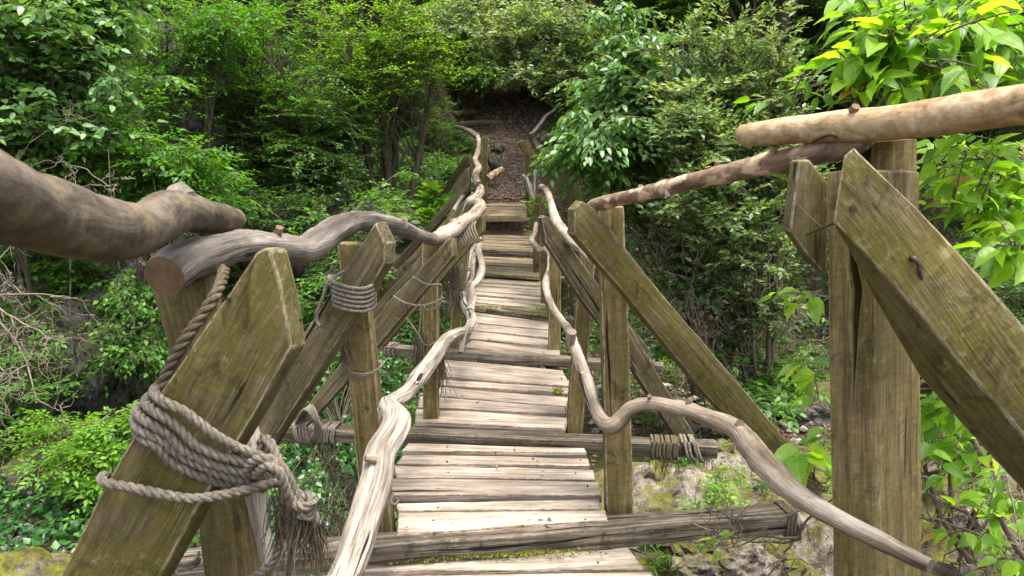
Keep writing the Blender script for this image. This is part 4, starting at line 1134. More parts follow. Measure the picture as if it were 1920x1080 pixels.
LEAF_COUNT = [0]
def plant_arrays(rg, trunk, blobs, n_limb, twigs, leaves, leaf, aspect, twig_len=.35, flat=.8, droop=.15, limb_r=.018, pinnate=0,
                 keep=None, spread=1.0, start=.35, curl=.10):
    """trunk: list of points (k,3) the limbs spring from. blobs: (centre, radii, weight). Limbs reach random spots in the blobs,
    twigs leave the limbs, leaves sit along the twigs. Returns limb paths and leaf arrays."""
    trunk = np.asarray(trunk, float)
    paths, LP, LD, LN, LS = [], [], [], [], []
    wts = np.array([b[2] for b in blobs], float); wts /= wts.sum()
    tl = len(trunk)
    for i in range(n_limb):
        b = blobs[rg.choice(len(blobs), p=wts)]
        q = unit(rg.normal(size=3)) * rg.random() ** (1 / 2.2)
        end = np.array(b[0]) + q * np.array(b[1])
        # spring from the trunk point a bit lower than the end
        cand = trunk[:, 2] < end[2] - .05
        ti = rg.integers(max(1, int(tl * .2)), tl) if tl > 2 else rg.integers(0, tl)
        if cand.any():
            idx = np.where(cand)[0]
            ti = idx[-1 - int(rg.integers(0, max(1, len(idx) // 2)))]
        st = trunk[ti]
        Ld = np.linalg.norm(end - st)
        mid = np.array([0, 0, Ld * rg.uniform(.1, .35)])
        k = max(6, int(Ld / .12))
        p = bez(st, st + (end - st) * .3 + mid * .8 + rg.normal(size=3) * Ld * .06, st + (end - st) * .7 + mid + rg.normal(size=3) * Ld * .07, end, k)
        p += np.cumsum(rg.normal(size=p.shape) * .006, 0)
        r = np.linspace(limb_r * (.5 + .5 * min(1.5, Ld)), .0025, k)
        paths.append((p, r))
        # twigs
        nt = max(2, int(twigs * Ld))
        ts = start + (1 - start) * rg.random(nt) ** .8
        base = p[np.clip((ts * (k - 1)).astype(int), 0, k - 1)]
        tan = unit(np.gradient(p, axis=0))[np.clip((ts * (k - 1)).astype(int), 0, k - 1)]
        side = unit(np.cross(tan, np.array([0, 0, 1.])) + 1e-6) * rg.choice([-1, 1], nt)[:, None]
        td = unit(tan * rg.uniform(.2, 1, nt)[:, None] + side * rg.uniform(.3, 1.2, nt)[:, None] * spread + rg.normal(size=(nt, 3)) * np.array([.25, .25, .35 * (1.3 - flat)]) + np.array([0, 0, .1]))
        tlens = twig_len * rg.uniform(.5, 1.25, nt)
        for j in range(nt):
            q1 = base[j]; q3 = q1 + td[j] * tlens[j] + np.array([0, 0, -droop * tlens[j]])
            q2 = q1 + td[j] * tlens[j] * .55 + rg.normal(size=3) * tlens[j] * .08
            tt = np.linspace(0, 1, 4)[:, None]
            pp = q1 * (1 - tt) ** 2 + 2 * q2 * tt * (1 - tt) + q3 * tt ** 2
            if tlens[j] > .12: paths.append((pp, np.array([.0032, .0026, .002, .001])))
            nl = max(3, int(leaves * rg.uniform(.7, 1.2)))
            u = np.linspace(.15, 1, nl)
            lp = q1 * (1 - u[:, None]) ** 2 + 2 * q2 * u[:, None] * (1 - u[:, None]) + q3 * u[:, None] ** 2
            sgn = np.where(np.arange(nl) % 2 == 0, 1., -1.)[:, None]
            sd = unit(np.cross(td[j], np.array([0, 0, 1.])))
            ld = unit(td[j] * rg.uniform(.3, .9, (nl, 1)) + sd * sgn * rg.uniform(.5, 1.1, (nl, 1)) + rg.normal(size=(nl, 3)) * .25 + np.array([0, 0, -droop]))
            ld[-1] = unit(td[j] + np.array([0, 0, -droop]))
            ln = unit(np.array([0, 0, 1.]) + rg.normal(size=(nl, 3)) * (1.15 - flat) + td[j] * .15)
            ls = leaf * rg.uniform(.6, 1.25, nl)
            if pinnate:
                for w in range(pinnate):
                    f = (w + 1) / pinnate
                    sg = 1. if w % 2 else -1.
                    s2 = unit(np.cross(ld, ln))
                    dd = unit(ld * .55 + s2 * sg * (.85 if w < pinnate - 1 else 0) + rg.normal(size=(nl, 3)) * .1 + np.array([0, 0, -droop * .4]))
                    LP.append(lp + ld * (ls * 2.1 * f)[:, None] - np.array([0, 0, 1.]) * (ls * curl * 4 * f * f)[:, None]); LD.append(dd); LN.append(ln + rg.normal(size=(nl, 3)) * .12); LS.append(ls * (.75 + .35 * f))
            else:
                LP.append(lp); LD.append(ld); LN.append(ln); LS.append(ls)
    LP, LD, LN, LS = map(np.concatenate, (LP, LD, LN, LS))
    if keep is not None:
        m = keep(LP)
        LP, LD, LN, LS = LP[m], LD[m], LN[m], LS[m]
        paths = [(p, r) for p, r in paths if keep(p).mean() > .8]
    return paths, (LP, LD, LN, LS)

def sight_clear(*rects):
    """drop leaves that would stand in the open corridor over the deck and path (they were cut back for walkers)"""
    def f(p):
        x, y, d = project(p[:, 0], p[:, 1], p[:, 2])
        m = np.ones(len(p), bool)
        for (x0, y0, x1, y1) in rects:
            m &= ~((x > x0) & (x < x1) & (y > y0) & (y < y1))
        return m
    return f
WAY = (850, 165, 1010, 700)         # the way along the bridge and up the path

def make_plant(name, cat, label, trunks, blobs, mat, wood='bark', seed=1, group=None, aspect=.5, six=False, trunk_r=.05, fold=.25, ldroop=.1,
               keep=None, crown='crown', stem='trunk', flowers=0, **kw):
    rg = np.random.default_rng(seed)
    base = Vector(trunks[0][0])
    root = empty(name, base, label, cat, group)
    allp, L4 = [], []
    cents = []
    for t in trunks:
        t = [Vector(p) for p in t]
        pts, rr = resample(t, list(np.linspace(trunk_r, trunk_r * .35, len(t))), .12)
        tr = np.array([tuple(p) for p in pts])
        tr[1:] += np.cumsum(rg.normal(size=(len(tr) - 1, 3)) * .006, 0)
        cents.append((tr, np.array(rr)))
    trunk_all = np.concatenate([c[0] for c in cents])
    trunk_all = trunk_all[np.argsort(trunk_all[:, 2])]
    paths, lv = plant_arrays(rg, trunk_all, blobs, aspect=aspect, keep=keep, **kw)
    b = np.array(base)
    for tr, rr in cents:
        V, Fc, Lt, A = np_tubes([(tr, rr)], 9)
        link(stem, np_mesh(stem, V - b, Fc, Lt, True, A), M[wood], root, base)
    if paths:
        V, Fc, Lt, A = np_tubes(paths, 4)
        link('branches', np_mesh('branches', V - b, Fc, Lt, True, A), M[wood if wood != 'bark' else 'bark'], root, base)
    me = leaves_mesh(crown, lv[0] - b, lv[1], lv[2], lv[3], aspect, mat, fold, ldroop, six)
    link(crown, me, mat, root, base)
    LEAF_COUNT[0] += len(lv[0])
    return root

def copy_tree(o, parent=None):
    c = o.copy(); COL.objects.link(c)
    if parent is not None: c.parent = parent
    for ch in [x for x in o.children]:
        copy_tree(ch, c)
    return c

def B(px, py, Y, rx, ry, rz, w=1.0):
    """an egg of foliage: centre by sight, radii in metres"""
    v = P(px, py, Y)
    return ((v.x, v.y, v.z), (rx, ry, rz), w)
def base_at(px, Y, dz=-.05):
    v = P(px, 500, Y)
    return Vector((v.x, Y, hz(v.x, Y) + dz))
def stems(px, Y, tops, lean=.2):
    """stems rising from one root spot to the picture points `tops` (px, py, Y)"""
    b = base_at(px, Y)
    out = []
    for (tx, ty, tY) in tops:
        e = P(tx, ty, tY)
        m = b.lerp(e, .45) + Vector((RS.uniform(-lean, lean), RS.uniform(-lean, lean), .1))
        out.append([b + Vector((RS.uniform(-.08, .08), RS.uniform(-.08, .08), 0)), m, e])
    return out
CLR = sight_clear((915, 195, 990, 700), (866, 190, 1002, 290))

# --- the plants one can point at
# upper left: broad cool green leaves over bare twigs
make_plant('leafy_shrub', 'shrub', 'large cool-green leafy bush filling the top left corner', stems(60, 6.6, [(90, 120, 6.3), (-40, 60, 6.0), (150, 60, 6.8), (30, 260, 6.0)]),
           [B(60, 90, 6.2, 1.0, .8, .75, 1.5), B(120, 230, 6.0, .5, .5, .35, .8), B(-60, 250, 5.8, .6, .6, .6, .8), B(170, 20, 6.6, .5, .6, .4, .8)], L['blue'], seed=2,
           six=True, n_limb=115, twigs=9, leaves=9, leaf=.085, aspect=.55, twig_len=.36, flat=.62, droop=.35, limb_r=.012, trunk_r=.035, ldroop=.2)
make_plant('elder_bush', 'bush', 'fresh green elder bush with creamy blossom behind the near left rail', stems(230, 6.9, [(250, 250, 6.6), (330, 330, 6.6), (180, 330, 6.4), (390, 300, 7.2)]),
           [B(230, 290, 6.5, .55, .5, .35, 1), B(330, 320, 6.4, .45, .5, .30, 1), B(400, 350, 6.9, .4, .5, .3, .6), B(140, 250, 6.8, .5, .5, .4, .5)], L['mid'], seed=3,
           six=True, n_limb=70, twigs=8, leaves=5, leaf=.060, aspect=.42, twig_len=.26, flat=.75, droop=.3, pinnate=5, limb_r=.010, trunk_r=.03)
make_plant('elder_bush', 'bush', 'tall loose elder with thin bent stems below the upper left edge', stems(330, 8.6, [(300, 60, 8.2), (390, 40, 8.4), (250, 100, 8.0)]),
           [B(290, 60, 8.2, .8, .7, .5, 1), B(400, 50, 8.2, .7, .7, .45, 1), B(260, 160, 7.8, .5, .5, .3, .5)], L['mid'], seed=4,
           n_limb=52, twigs=8, leaves=5, leaf=.062, aspect=.42, twig_len=.30, flat=.75, droop=.25, pinnate=5, limb_r=.012, trunk_r=.035)
# the multi stemmed tree left of the path
make_plant('hornbeam_tree', 'tree', 'slender tree with several brown stems standing left of the path', stems(735, 10.4, [(720, 60, 10.2), (810, 120, 10.2), (690, 40, 10.0), (770, 10, 10.8), (640, 30, 9.8)], .12),
           [B(690, 60, 9.9, 1.5, 1.0, .7, 2), B(800, 100, 9.8, .8, .8, .45, 1.2), B(600, 150, 9.6, .8, .8, .5, 1), B(720, 170, 9.6, .7, .7, .3, .6), B(840, 30, 10.2, .8, .8, .5, 1)], L['bright'], seed=5, keep=CLR,
           n_limb=105, twigs=8, leaves=11, leaf=.060, aspect=.5, twig_len=.36, flat=.85, droop=.12, limb_r=.012, trunk_r=.075, start=.45)
make_plant('ash_sapling', 'tree', 'thin dark sapling between the cliff and the multi-stemmed tree', stems(480, 9.6, [(500, 60, 9.4), (540, 100, 9.2), (440, 30, 9.8)], .15),
           [B(480, 60, 9.4, 1.1, .9, .6, 1.5), B(560, 190, 9.1, .8, .7, .4, 1), B(420, 160, 9.2, .6, .6, .4, .7), B(520, 290, 8.8, .6, .5, .25, .5)], L['mid'], seed=6,
           n_limb=120, twigs=8, leaves=11, leaf=.060, aspect=.5, twig_len=.34, flat=.85, droop=.12, limb_r=.012, trunk_r=.05)
make_plant('sapling', 'tree', 'leaning sapling whose sprays hang beside the dark hollow on the left', stems(600, 10.6, [(590, 200, 10.2), (520, 180, 9.8)], .2),
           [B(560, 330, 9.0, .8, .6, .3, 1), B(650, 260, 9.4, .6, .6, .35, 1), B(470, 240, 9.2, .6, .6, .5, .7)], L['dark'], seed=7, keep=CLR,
           n_limb=110, twigs=8, leaves=11, leaf=.058, aspect=.5, twig_len=.32, flat=.85, droop=.12, limb_r=.010, trunk_r=.04)
# right of the path: overhanging cool-green branch
make_plant('maple_tree', 'tree', 'tree with drooping cool-green sprays reaching over the right handrail', stems(1330, 7.6, [(1210, 150, 6.8), (1280, 60, 7.2), (1150, 240, 6.2)], .2),
           [B(1120, 255, 5.9, .42, .5, .20, 1.4), B(1190, 150, 6.2, .5, .5, .3, 1.2), B(1105, 190, 6.4, .32, .4, .22, 1.0), B(1085, 290, 5.8, .20, .3, .13, 1.0), B(1240, 260, 6.0, .4, .4, .25, .6), B(1200, 60, 6.6, .5, .5, .35, .8)], L['blue'], seed=8, six=True, keep=CLR,
           n_limb=95, twigs=9, leaves=8, leaf=.080, aspect=.48, twig_len=.26, flat=.72, droop=.55, limb_r=.010, trunk_r=.05, ldroop=.2, start=.5)
make_plant('silver_willow', 'shrub', 'tall silvery-leaved shrub rising behind the flaking brown rail', stems(1440, 6.4, [(1350, 120, 6.0), (1450, 60, 6.2), (1280, 200, 5.8), (1500, 200, 6.0), (1400, 300, 5.7)], .2),
           [B(1360, 90, 5.9, .75, .6, .45, 1.5), B(1280, 210, 5.5, .35, .4, .25, .7), B(1300, 260, 5.4, .3, .3, .25, .7), B(1440, 190, 5.8, .5, .5, .4, 1), B(1300, 400, 5.4, .40, .35, .35, .9), B(1380, 450, 5.5, .35, .35, .4, .7), B(1480, 330, 5.7, .4, .4, .4, .8)], L['silver'], seed=9,
           n_limb=170, twigs=10, leaves=12, leaf=.058, aspect=.46, twig_len=.20, flat=.45, droop=-.1, limb_r=.010, trunk_r=.03, wood='bark')
make_plant('silver_willow', 'shrub', 'silvery branch arching over the top of the path from the right', stems(1260, 9.0, [(1120, 20, 8.4), (1180, 60, 8.2)], .1),
           [B(900, 70, 8.0, .55, .5, .25, 1.2), B(1010, 40, 8.0, .7, .6, .35, 1.2), B(1000, 130, 7.8, .3, .3, .15, .5), B(1120, 100, 8.0, .6, .6, .4, 1), B(820, 40, 8.4, .3, .3, .2, .5), B(960, 150, 7.6, .22, .2, .08, .3)], L['silver'], seed=10,
           keep=sight_clear((850, 185, 1010, 700)), n_limb=75, twigs=9, leaves=10, leaf=.062, aspect=.45, twig_len=.28, flat=.5, droop=.0, limb_r=.012, trunk_r=.045, start=.5)
make_plant('leafy_shrub', 'shrub', 'dense grey-green thicket with tangled twigs below the brown rail', stems(1380, 6.9, [(1300, 420, 6.6), (1420, 400, 6.7), (1220, 440, 6.7), (1350, 330, 6.8)], .2),
           [B(1260, 440, 6.6, .55, .5, .35, 1), B(1400, 480, 6.4, .5, .5, .35, 1), B(1180, 380, 6.8, .4, .4, .3, .6), B(1500, 420, 6.6, .5, .5, .5, .8), B(1330, 560, 6.2, .4, .4, .2, .6), B(1450, 590, 6.2, .35, .4, .2, .6), B(1230, 530, 6.2, .25, .3, .2, .5)], L['silver'], seed=11, keep=sight_clear((850, 165, 1110, 800)),
           n_limb=130, twigs=10, leaves=10, leaf=.058, aspect=.48, twig_len=.22, flat=.5, droop=.1, limb_r=.010, trunk_r=.025)
# lower left bright herbs
make_plant('elder_seedling', 'bush', 'bright lime herb clump low down on the far left', [[base_at(150, 5.0), P(170, 800, 4.9)], [base_at(100, 5.0), P(90, 850, 4.9)], [base_at(230, 5.1), P(230, 800, 5.0)]],
           [B(190, 830, 4.9, .33, .35, .16, 1.5), B(110, 890, 4.7, .28, .3, .14, 1), B(250, 790, 5.1, .2, .3, .12, .7), B(60, 800, 5.2, .3, .3, .2, .7), B(210, 920, 4.6, .2, .2, .14, .8)], L['bright'], seed=12,
           n_limb=50, twigs=12, leaves=4, leaf=.050, aspect=.48, twig_len=.12, flat=.85, droop=.2, pinnate=5, limb_r=.005, trunk_r=.010, crown='leaves', stem='stem')
make_plant('young_shrub', 'shrub', 'mid-green leafy shoots at the left edge below the bare twigs', [[base_at(0, 5.6), P(20, 740, 5.4)], [base_at(-60, 5.6), P(-60, 700, 5.4)]],
           [B(20, 760, 5.4, .45, .4, .2, 1), B(-20, 890, 5.0, .4, .3, .2, 1), B(60, 700, 5.8, .4, .4, .15, .6)], L['mid'], seed=13,
           n_limb=45, twigs=10, leaves=6, leaf=.058, aspect=.5, twig_len=.16, flat=.8, droop=.2, limb_r=.006, trunk_r=.012, crown='leaves', stem='stem')
make_plant('bramble', 'shrub', 'pale green bramble between the second and third left posts', [[base_at(690, 7.2), P(690, 430, 6.9)], [base_at(590, 7.4), P(590, 440, 7.2)]],
           [B(700, 410, 6.9, .5, .4, .22, 1), B(600, 440, 7.2, .5, .5, .3, 1), B(660, 520, 6.6, .45, .4, .25, 1), B(760, 370, 7.8, .4, .4, .2, .7), B(560, 560, 6.6, .4, .4, .3, .7)], L['mid'], seed=14, keep=sight_clear((850, 165, 1010, 800)),
           n_limb=75, twigs=10, leaves=6, leaf=.062, aspect=.5, twig_len=.2, flat=.8, droop=.2, limb_r=.006, trunk_r=.015, crown='leaves', stem='stem')
make_plant('ivy_curtain', 'ivy', 'hanging fresh ivy over the dark rock left of the roped post', [[base_at(250, 6.8), P(255, 500, 6.5)], [base_at(200, 6.8), P(200, 560, 6.5)]],
           [B(265, 560, 6.0, .28, .3, .35, 1), B(225, 650, 5.8, .3, .3, .3, 1), B(170, 610, 6.2, .2, .25, .25, .6), B(290, 680, 5.8, .2, .3, .3, .8), B(130, 500, 6.6, .2, .2, .2, .3)], L['mid'], seed=19,
           n_limb=70, twigs=10, leaves=6, leaf=.048, aspect=.7, twig_len=.16, flat=.7, droop=.6, limb_r=.005, trunk_r=.012, crown='leaves', stem='stem')
make_plant('hazel_bush', 'bush', 'soft green hazel bush covering the bank above the nearest left log', stems(120, 7.4, [(60, 420, 7.0), (180, 440, 7.0), (10, 350, 7.2)]),
           [B(60, 480, 6.6, .7, .6, .3, 1), B(170, 520, 6.6, .5, .5, .3, 1), B(20, 620, 6.0, .5, .5, .25, .8), B(100, 330, 7.0, .6, .6, .3, .8)], L['mid'], seed=24, six=False,
           n_limb=80, twigs=9, leaves=8, leaf=.062, aspect=.6, twig_len=.24, flat=.8, droop=.2, limb_r=.008, trunk_r=.02)
make_plant('hazel_bush', 'bush', 'low green bush in the dark hollow between the sapling and the left rail', stems(520, 8.6, [(500, 420, 8.2), (560, 400, 8.4)]),
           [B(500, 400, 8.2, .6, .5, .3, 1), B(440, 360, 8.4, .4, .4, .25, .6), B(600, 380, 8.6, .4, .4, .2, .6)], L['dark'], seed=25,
           n_limb=50, twigs=9, leaves=8, leaf=.062, aspect=.55, twig_len=.24, flat=.85, droop=.2, limb_r=.008, trunk_r=.02)
make_plant('overhanging_tree', 'tree', 'dim leafy tree closing over the top of the path', stems(1030, 19.5, [(960, 60, 18.5), (900, 30, 18.5), (1010, 20, 18.6)], .1),
           [B(950, 100, 18.2, 1.3, .8, .5, 1.5), B(990, 150, 17.6, .7, .5, .25, .6), B(900, 150, 17.2, .45, .4, .25, .6), B(880, 60, 18.5, .8, .8, .5, 1)], L['mid'], seed=26, keep=sight_clear((866, 185, 1002, 700)),
           n_limb=90, twigs=6, leaves=10, leaf=.10, aspect=.5, twig_len=.42, flat=.85, droop=.2, limb_r=.014, trunk_r=.06)
make_plant('ivy_curtain', 'ivy', 'ivy spilling over the stones on the left side of the path foot', [[base_at(905, 13.6), P(900, 300, 13.6)]],
           [B(880, 280, 13.6, .25, .3, .3, 1), B(860, 330, 13.0, .35, .3, .35, 1.2), B(908, 345, 13.3, .12, .1, .12, .5), B(840, 260, 13.8, .35, .3, .3, 1)], L['mid'], seed=27, keep=sight_clear((925, 185, 1002, 700)),
           n_limb=60, twigs=10, leaves=8, leaf=.060, aspect=.7, twig_len=.2, flat=.7, droop=.4, limb_r=.006, trunk_r=.010, crown='leaves', stem='stem')
make_plant('ivy_curtain', 'ivy', 'ivy mat hanging on the bank under the left end of the second crossbeam', [[base_at(640, 5.6), P(640, 800, 5.2)]],
           [B(600, 880, 4.7, .3, .25, .3, 1), B(660, 800, 5.2, .3, .3, .3, 1), B(570, 960, 4.3, .2, .2, .2, .7), B(560, 700, 6.0, .4, .3, .4, .8), B(740, 700, 5.6, .25, .3, .25, .6), B(760, 620, 6.4, .2, .3, .2, .5)], L['ivy'], seed=20, keep=sight_clear((770, 400, 1120, 1080)),
           n_limb=80, twigs=12, leaves=7, leaf=.042, aspect=.8, twig_len=.14, flat=.6, droop=.6, limb_r=.004, trunk_r=.010, crown='leaves', stem='stem')
make_plant('young_shrub', 'shrub', 'bright round-leaved seedling beside the left brace feet', [[base_at(812, 9.0), P(812, 352, 8.8)]],
           [B(812, 365, 8.7, .14, .12, .16, 1), B(818, 400, 8.4, .12, .12, .12, 1)], L['bright'], seed=15,
           n_limb=12, twigs=10, leaves=4, leaf=.10, aspect=.7, twig_len=.12, flat=.7, droop=.2, limb_r=.006, trunk_r=.012, crown='leaves', stem='stem', six=True)
make_plant('young_shrub', 'shrub', 'small bright sprig poking between the far right posts', [[base_at(1008, 10.6), P(1006, 395, 10.4)]],
           [B(1005, 388, 10.3, .14, .12, .12, 1)], L['bright'], seed=16,
           n_limb=12, twigs=10, leaves=6, leaf=.07, aspect=.55, twig_len=.12, flat=.8, droop=.2, limb_r=.006, trunk_r=.012, crown='leaves', stem='stem')
make_plant('young_shrub', 'shrub', 'shaded broad-leaved seedlings in the hollow behind the long right brace', [[base_at(1460, 6.6), P(1470, 690, 6.5)], [base_at(1380, 6.8), P(1390, 640, 6.8)]],
           [B(1530, 740, 6.0, .3, .3, .12, 1), B(1400, 800, 5.4, .3, .2, .05, .6), B(1470, 690, 6.4, .25, .3, .12, 1), B(1400, 620, 6.8, .35, .3, .15, 1), B(1240, 650, 6.4, .3, .3, .15, .8), B(1480, 740, 6.0, .2, .2, .1, .7)], L['mid'], seed=17,
           n_limb=60, twigs=10, leaves=5, leaf=.070, aspect=.6, twig_len=.14, flat=.85, droop=.2, limb_r=.005, trunk_r=.010, crown='leaves', stem='stem', six=True)
make_plant('young_shrub', 'shrub', 'low seedlings growing on the mossy rock under the right crossbeam', [[base_at(1340, 4.4, .3), P(1340, 880, 4.2)]],
           [B(1300, 845, 4.9, .2, .2, .06, 1), B(1460, 900, 4.4, .15, .2, .06, 1), B(1370, 1040, 3.3, .12, .1, .03, .6), B(1230, 870, 4.4, .14, .2, .06, 1), B(1345, 915, 4.0, .06, .1, .04, .5), B(1400, 860, 4.6, .2, .2, .06, .8), B(1270, 1050, 3.4, .1, .1, .07, .8)], L['bright'], seed=18,
           n_limb=48, twigs=14, leaves=4, leaf=.034, aspect=.55, twig_len=.08, flat=.85, droop=.1, limb_r=.003, trunk_r=.004, crown='leaves', stem='stem')

# --- filler trees and shrubs: a few kinds, each built once and copied; the wood behind
def proto(name, cat, label, mat, seed, H, R, n, leaf, group, **kw):
    b = Vector((0, 0, 0))
    tr = [[b, Vector((.1, .05, H * .4)), Vector((0, .1, H * .95))]]
    if kw.pop('multi', False):
        tr += [[b, Vector((.25, .1, H * .35)), Vector((R * .5, .2, H * .8))], [b, Vector((-.2, -.1, H * .35)), Vector((-R * .5, -.1, H * .8))]]
    bl = [((0, 0, H * .78), (R, R, H * .22), 1.4), ((R * .4, 0, H * .5), (R * .8, R * .8, H * .15), 1), ((-R * .4, R * .3, H * .45), (R * .8, R * .8, H * .15), 1)]
    return make_plant(name, cat, label, tr, bl, mat, seed=seed, group=group, n_limb=n, leaf=leaf, **kw)
TREE_G, SHRUB_G = 'young trees crowding the shaded slope', 'low shrubs along the shaded banks'
protos = [
    proto('woodland_tree', 'tree', 'x', L['dark'], 101, 5.5, 1.7, 135, .098, TREE_G, twigs=6, leaves=11, aspect=.5, twig_len=.42, flat=.85, droop=.15, limb_r=.014, trunk_r=.08, multi=True),
    proto('woodland_tree', 'tree', 'x', L['mid'], 102, 6.5, 1.8, 135, .092, TREE_G, twigs=6, leaves=11, aspect=.5, twig_len=.42, flat=.88, droop=.12, limb_r=.014, trunk_r=.09),
    proto('woodland_tree', 'tree', 'x', L['bright'], 103, 5.0, 1.6, 120, .086, TREE_G, twigs=6, leaves=11, aspect=.5, twig_len=.40, flat=.88, droop=.12, limb_r=.014, trunk_r=.07, multi=True),
    proto('woodland_tree', 'tree', 'x', L['mid'], 104, 5.5, 1.5, 90, .080, TREE_G, twigs=6, leaves=5, aspect=.42, twig_len=.40, flat=.8, droop=.25, limb_r=.014, trunk_r=.07, pinnate=5),
]
sprotos = [
    proto('woodland_shrub', 'shrub', 'x', L['dark'], 111, 1.4, .75, 55, .060, SHRUB_G, twigs=9, leaves=9, aspect=.5, twig_len=.28, flat=.8, droop=.15, limb_r=.010, trunk_r=.022, multi=True),
    proto('woodland_shrub', 'shrub', 'x', L['mid'], 112, 1.2, .70, 50, .060, SHRUB_G, twigs=9, leaves=9, aspect=.5, twig_len=.26, flat=.85, droop=.15, limb_r=.010, trunk_r=.02, multi=True),
    proto('woodland_shrub', 'shrub', 'x', L['mid'], 113, 1.0, .65, 36, .050, SHRUB_G, twigs=8, leaves=5, aspect=.45, twig_len=.26, flat=.85, droop=.2, limb_r=.008, trunk_r=.018, pinnate=5),
    proto('fern_clump', 'fern', 'x', L['bright'], 114, .5, .5, 30, .040, 'low ferny clumps along the banks', twigs=14, leaves=8, aspect=.35, twig_len=.16, flat=.9, droop=.3, limb_r=.004, trunk_r=.01, crown='leaves', stem='stem'),
]
KIND = {'t0': 'dark-leaved forest tree with several stems', 't1': 'tall single-stemmed green forest tree', 't2': 'light green many-stemmed young tree', 't3': 'feathery-leaved green forest tree',
        's0': 'dark leafy shrub', 's1': 'mid-green leafy shrub', 's2': 'feathery green shrub', 's3': 'low bright ferny clump'}
def zone(x, y):
    if y < 9: return 'on the near left bank of the gully' if x < 0 else 'on the near right bank of the gully'
    if y < 14: return 'on the far bank left of the bridge end' if x < 0 else 'on the far bank right of the bridge end'
    if y < 18.5: return 'on the slope left of the path' if x < 0 else 'on the slope right of the path'
    return 'high on the slope above the path'
used = set()
rgf = random.Random(77)
def put(i, plist, x, y, s, pre, rz=None, sink=.05):
    lab = KIND[pre + str(i)] + ' ' + zone(x, y)
    p = plist[i]
    key = p.name
    if key not in used:
        used.add(key); o = p
    else:
        o = copy_tree(p)
    o.location = (x, y, hz(x, y) - sink)
    o.rotation_euler = (rgf.uniform(-.06, .06), rgf.uniform(-.06, .06), rgf.uniform(0, 6.28) if rz is None else rz)
    o.scale = (s, s, s * rgf.uniform(.9, 1.12))
    o['label'] = lab; o['group'] = lab.replace('tree', 'trees').replace('shrub', 'shrubs').replace('clump', 'clumps')
    return o
# trees: jittered rows up the slope, leaving the path free
for (x, y) in [(-2.6, 14.2), (-4.2, 12.6), (-3.4, 16.2), (-5.6, 14.6), (-1.9, 17.6), (-6.8, 11.4), (-8.2, 13.4), (-8.4, 9.6), (-6.0, 17.6), (-3.9, 19.4), (-1.4, 20.6), (-9.6, 16.4), (-11, 12.5), (-7.6, 20.0),
               (2.5, 13.8), (3.6, 12.2), (3.2, 16.2), (5.0, 14.4), (1.9, 18.2), (5.6, 11.4), (7.2, 13.4), (4.6, 18.0), (7.6, 10.0), (6.6, 16.6), (2.0, 21.5), (9.6, 12.6), (9.4, 16.0), (4.8, 9.6), (8.2, 19.6), (11.8, 14.0),
               (.4, 23.0), (-2.4, 23.6), (3.6, 23.4), (-5.4, 22.8), (6.6, 22.6), (-.6, 25.6), (1.6, 26.6), (10.8, 19.5), (-10.8, 20), (-13, 16)]:
    i = rgf.choices([0, 1, 2, 3], [3, 3, 1.4, 2])[0]
    put(i, protos, x + rgf.uniform(-.4, .4), y + rgf.uniform(-.4, .4), rgf.uniform(.8, 1.15), 't')
# taller trees whose crowns close over the far bank
for (x, y, sc) in [(-5.6, 9.4, 1.5), (3.6, 10.4, 1.5), (-2.2, 14.8, 1.6), (2.3, 14.6, 1.6), (-5.4, 13.0, 1.7), (5.2, 12.6, 1.7), (.9, 20.5, 1.6), (-9.5, 11.0, 1.7), (8.4, 11.4, 1.6)]:
    put(rgf.choice([0, 1]), protos, x, y, sc, 't')
# shrubs along the banks
n = 0
while n < 150:
    x, y = rgf.uniform(-8, 8), rgf.uniform(5.0, 19)
    if y < 12.4 and abs(x) < 1.15 + (y > 9) * .2: continue
    if y >= 12.4 and abs(x - float(PATH_X(np.array(y)))) < 1.05 + .12 * (y - 12): continue
    if abs(x) > 1.2 + .72 * y: continue
    if y < 7.2 and x > 0: continue
    if y < 7 and x < -1.5 and rgf.random() < .4: continue
    hzv = hz(x, y)
    X_, Y_, _ = project(x, y, hzv + .4)
    if 1180 < X_ < 1560 and Y_ > 540: continue
    put(rgf.choices([0, 1, 2], [3, 2, 2])[0], sprotos, x, y, rgf.uniform(.7, 1.25), 's')
    n += 1
for (x, y) in [(-.5, 20.6), (.5, 20.9), (-1.2, 19.4), (1.0, 19.8), (0, 21.6), (-.9, 21.8), (.9, 22.2), (-.2, 22.8), (-1.4, 18.4), (1.3, 18.2), (-1.6, 20.6), (1.8, 21.0)]:
    put(rgf.choice([0, 1, 2]), sprotos, x, y, rgf.uniform(.9, 1.3), 's')
n = 0
while n < 60:
    x, y = rgf.uniform(-6, 6), rgf.uniform(4.2, 13)
    if y < 12.4 and abs(x) < .8: continue
    if y >= 12.4 and abs(x) < .9: continue
    if abs(x) > 1.2 + .72 * y: continue
    put(3, sprotos, x, y, rgf.uniform(.6, 1.3), 's')
    n += 1

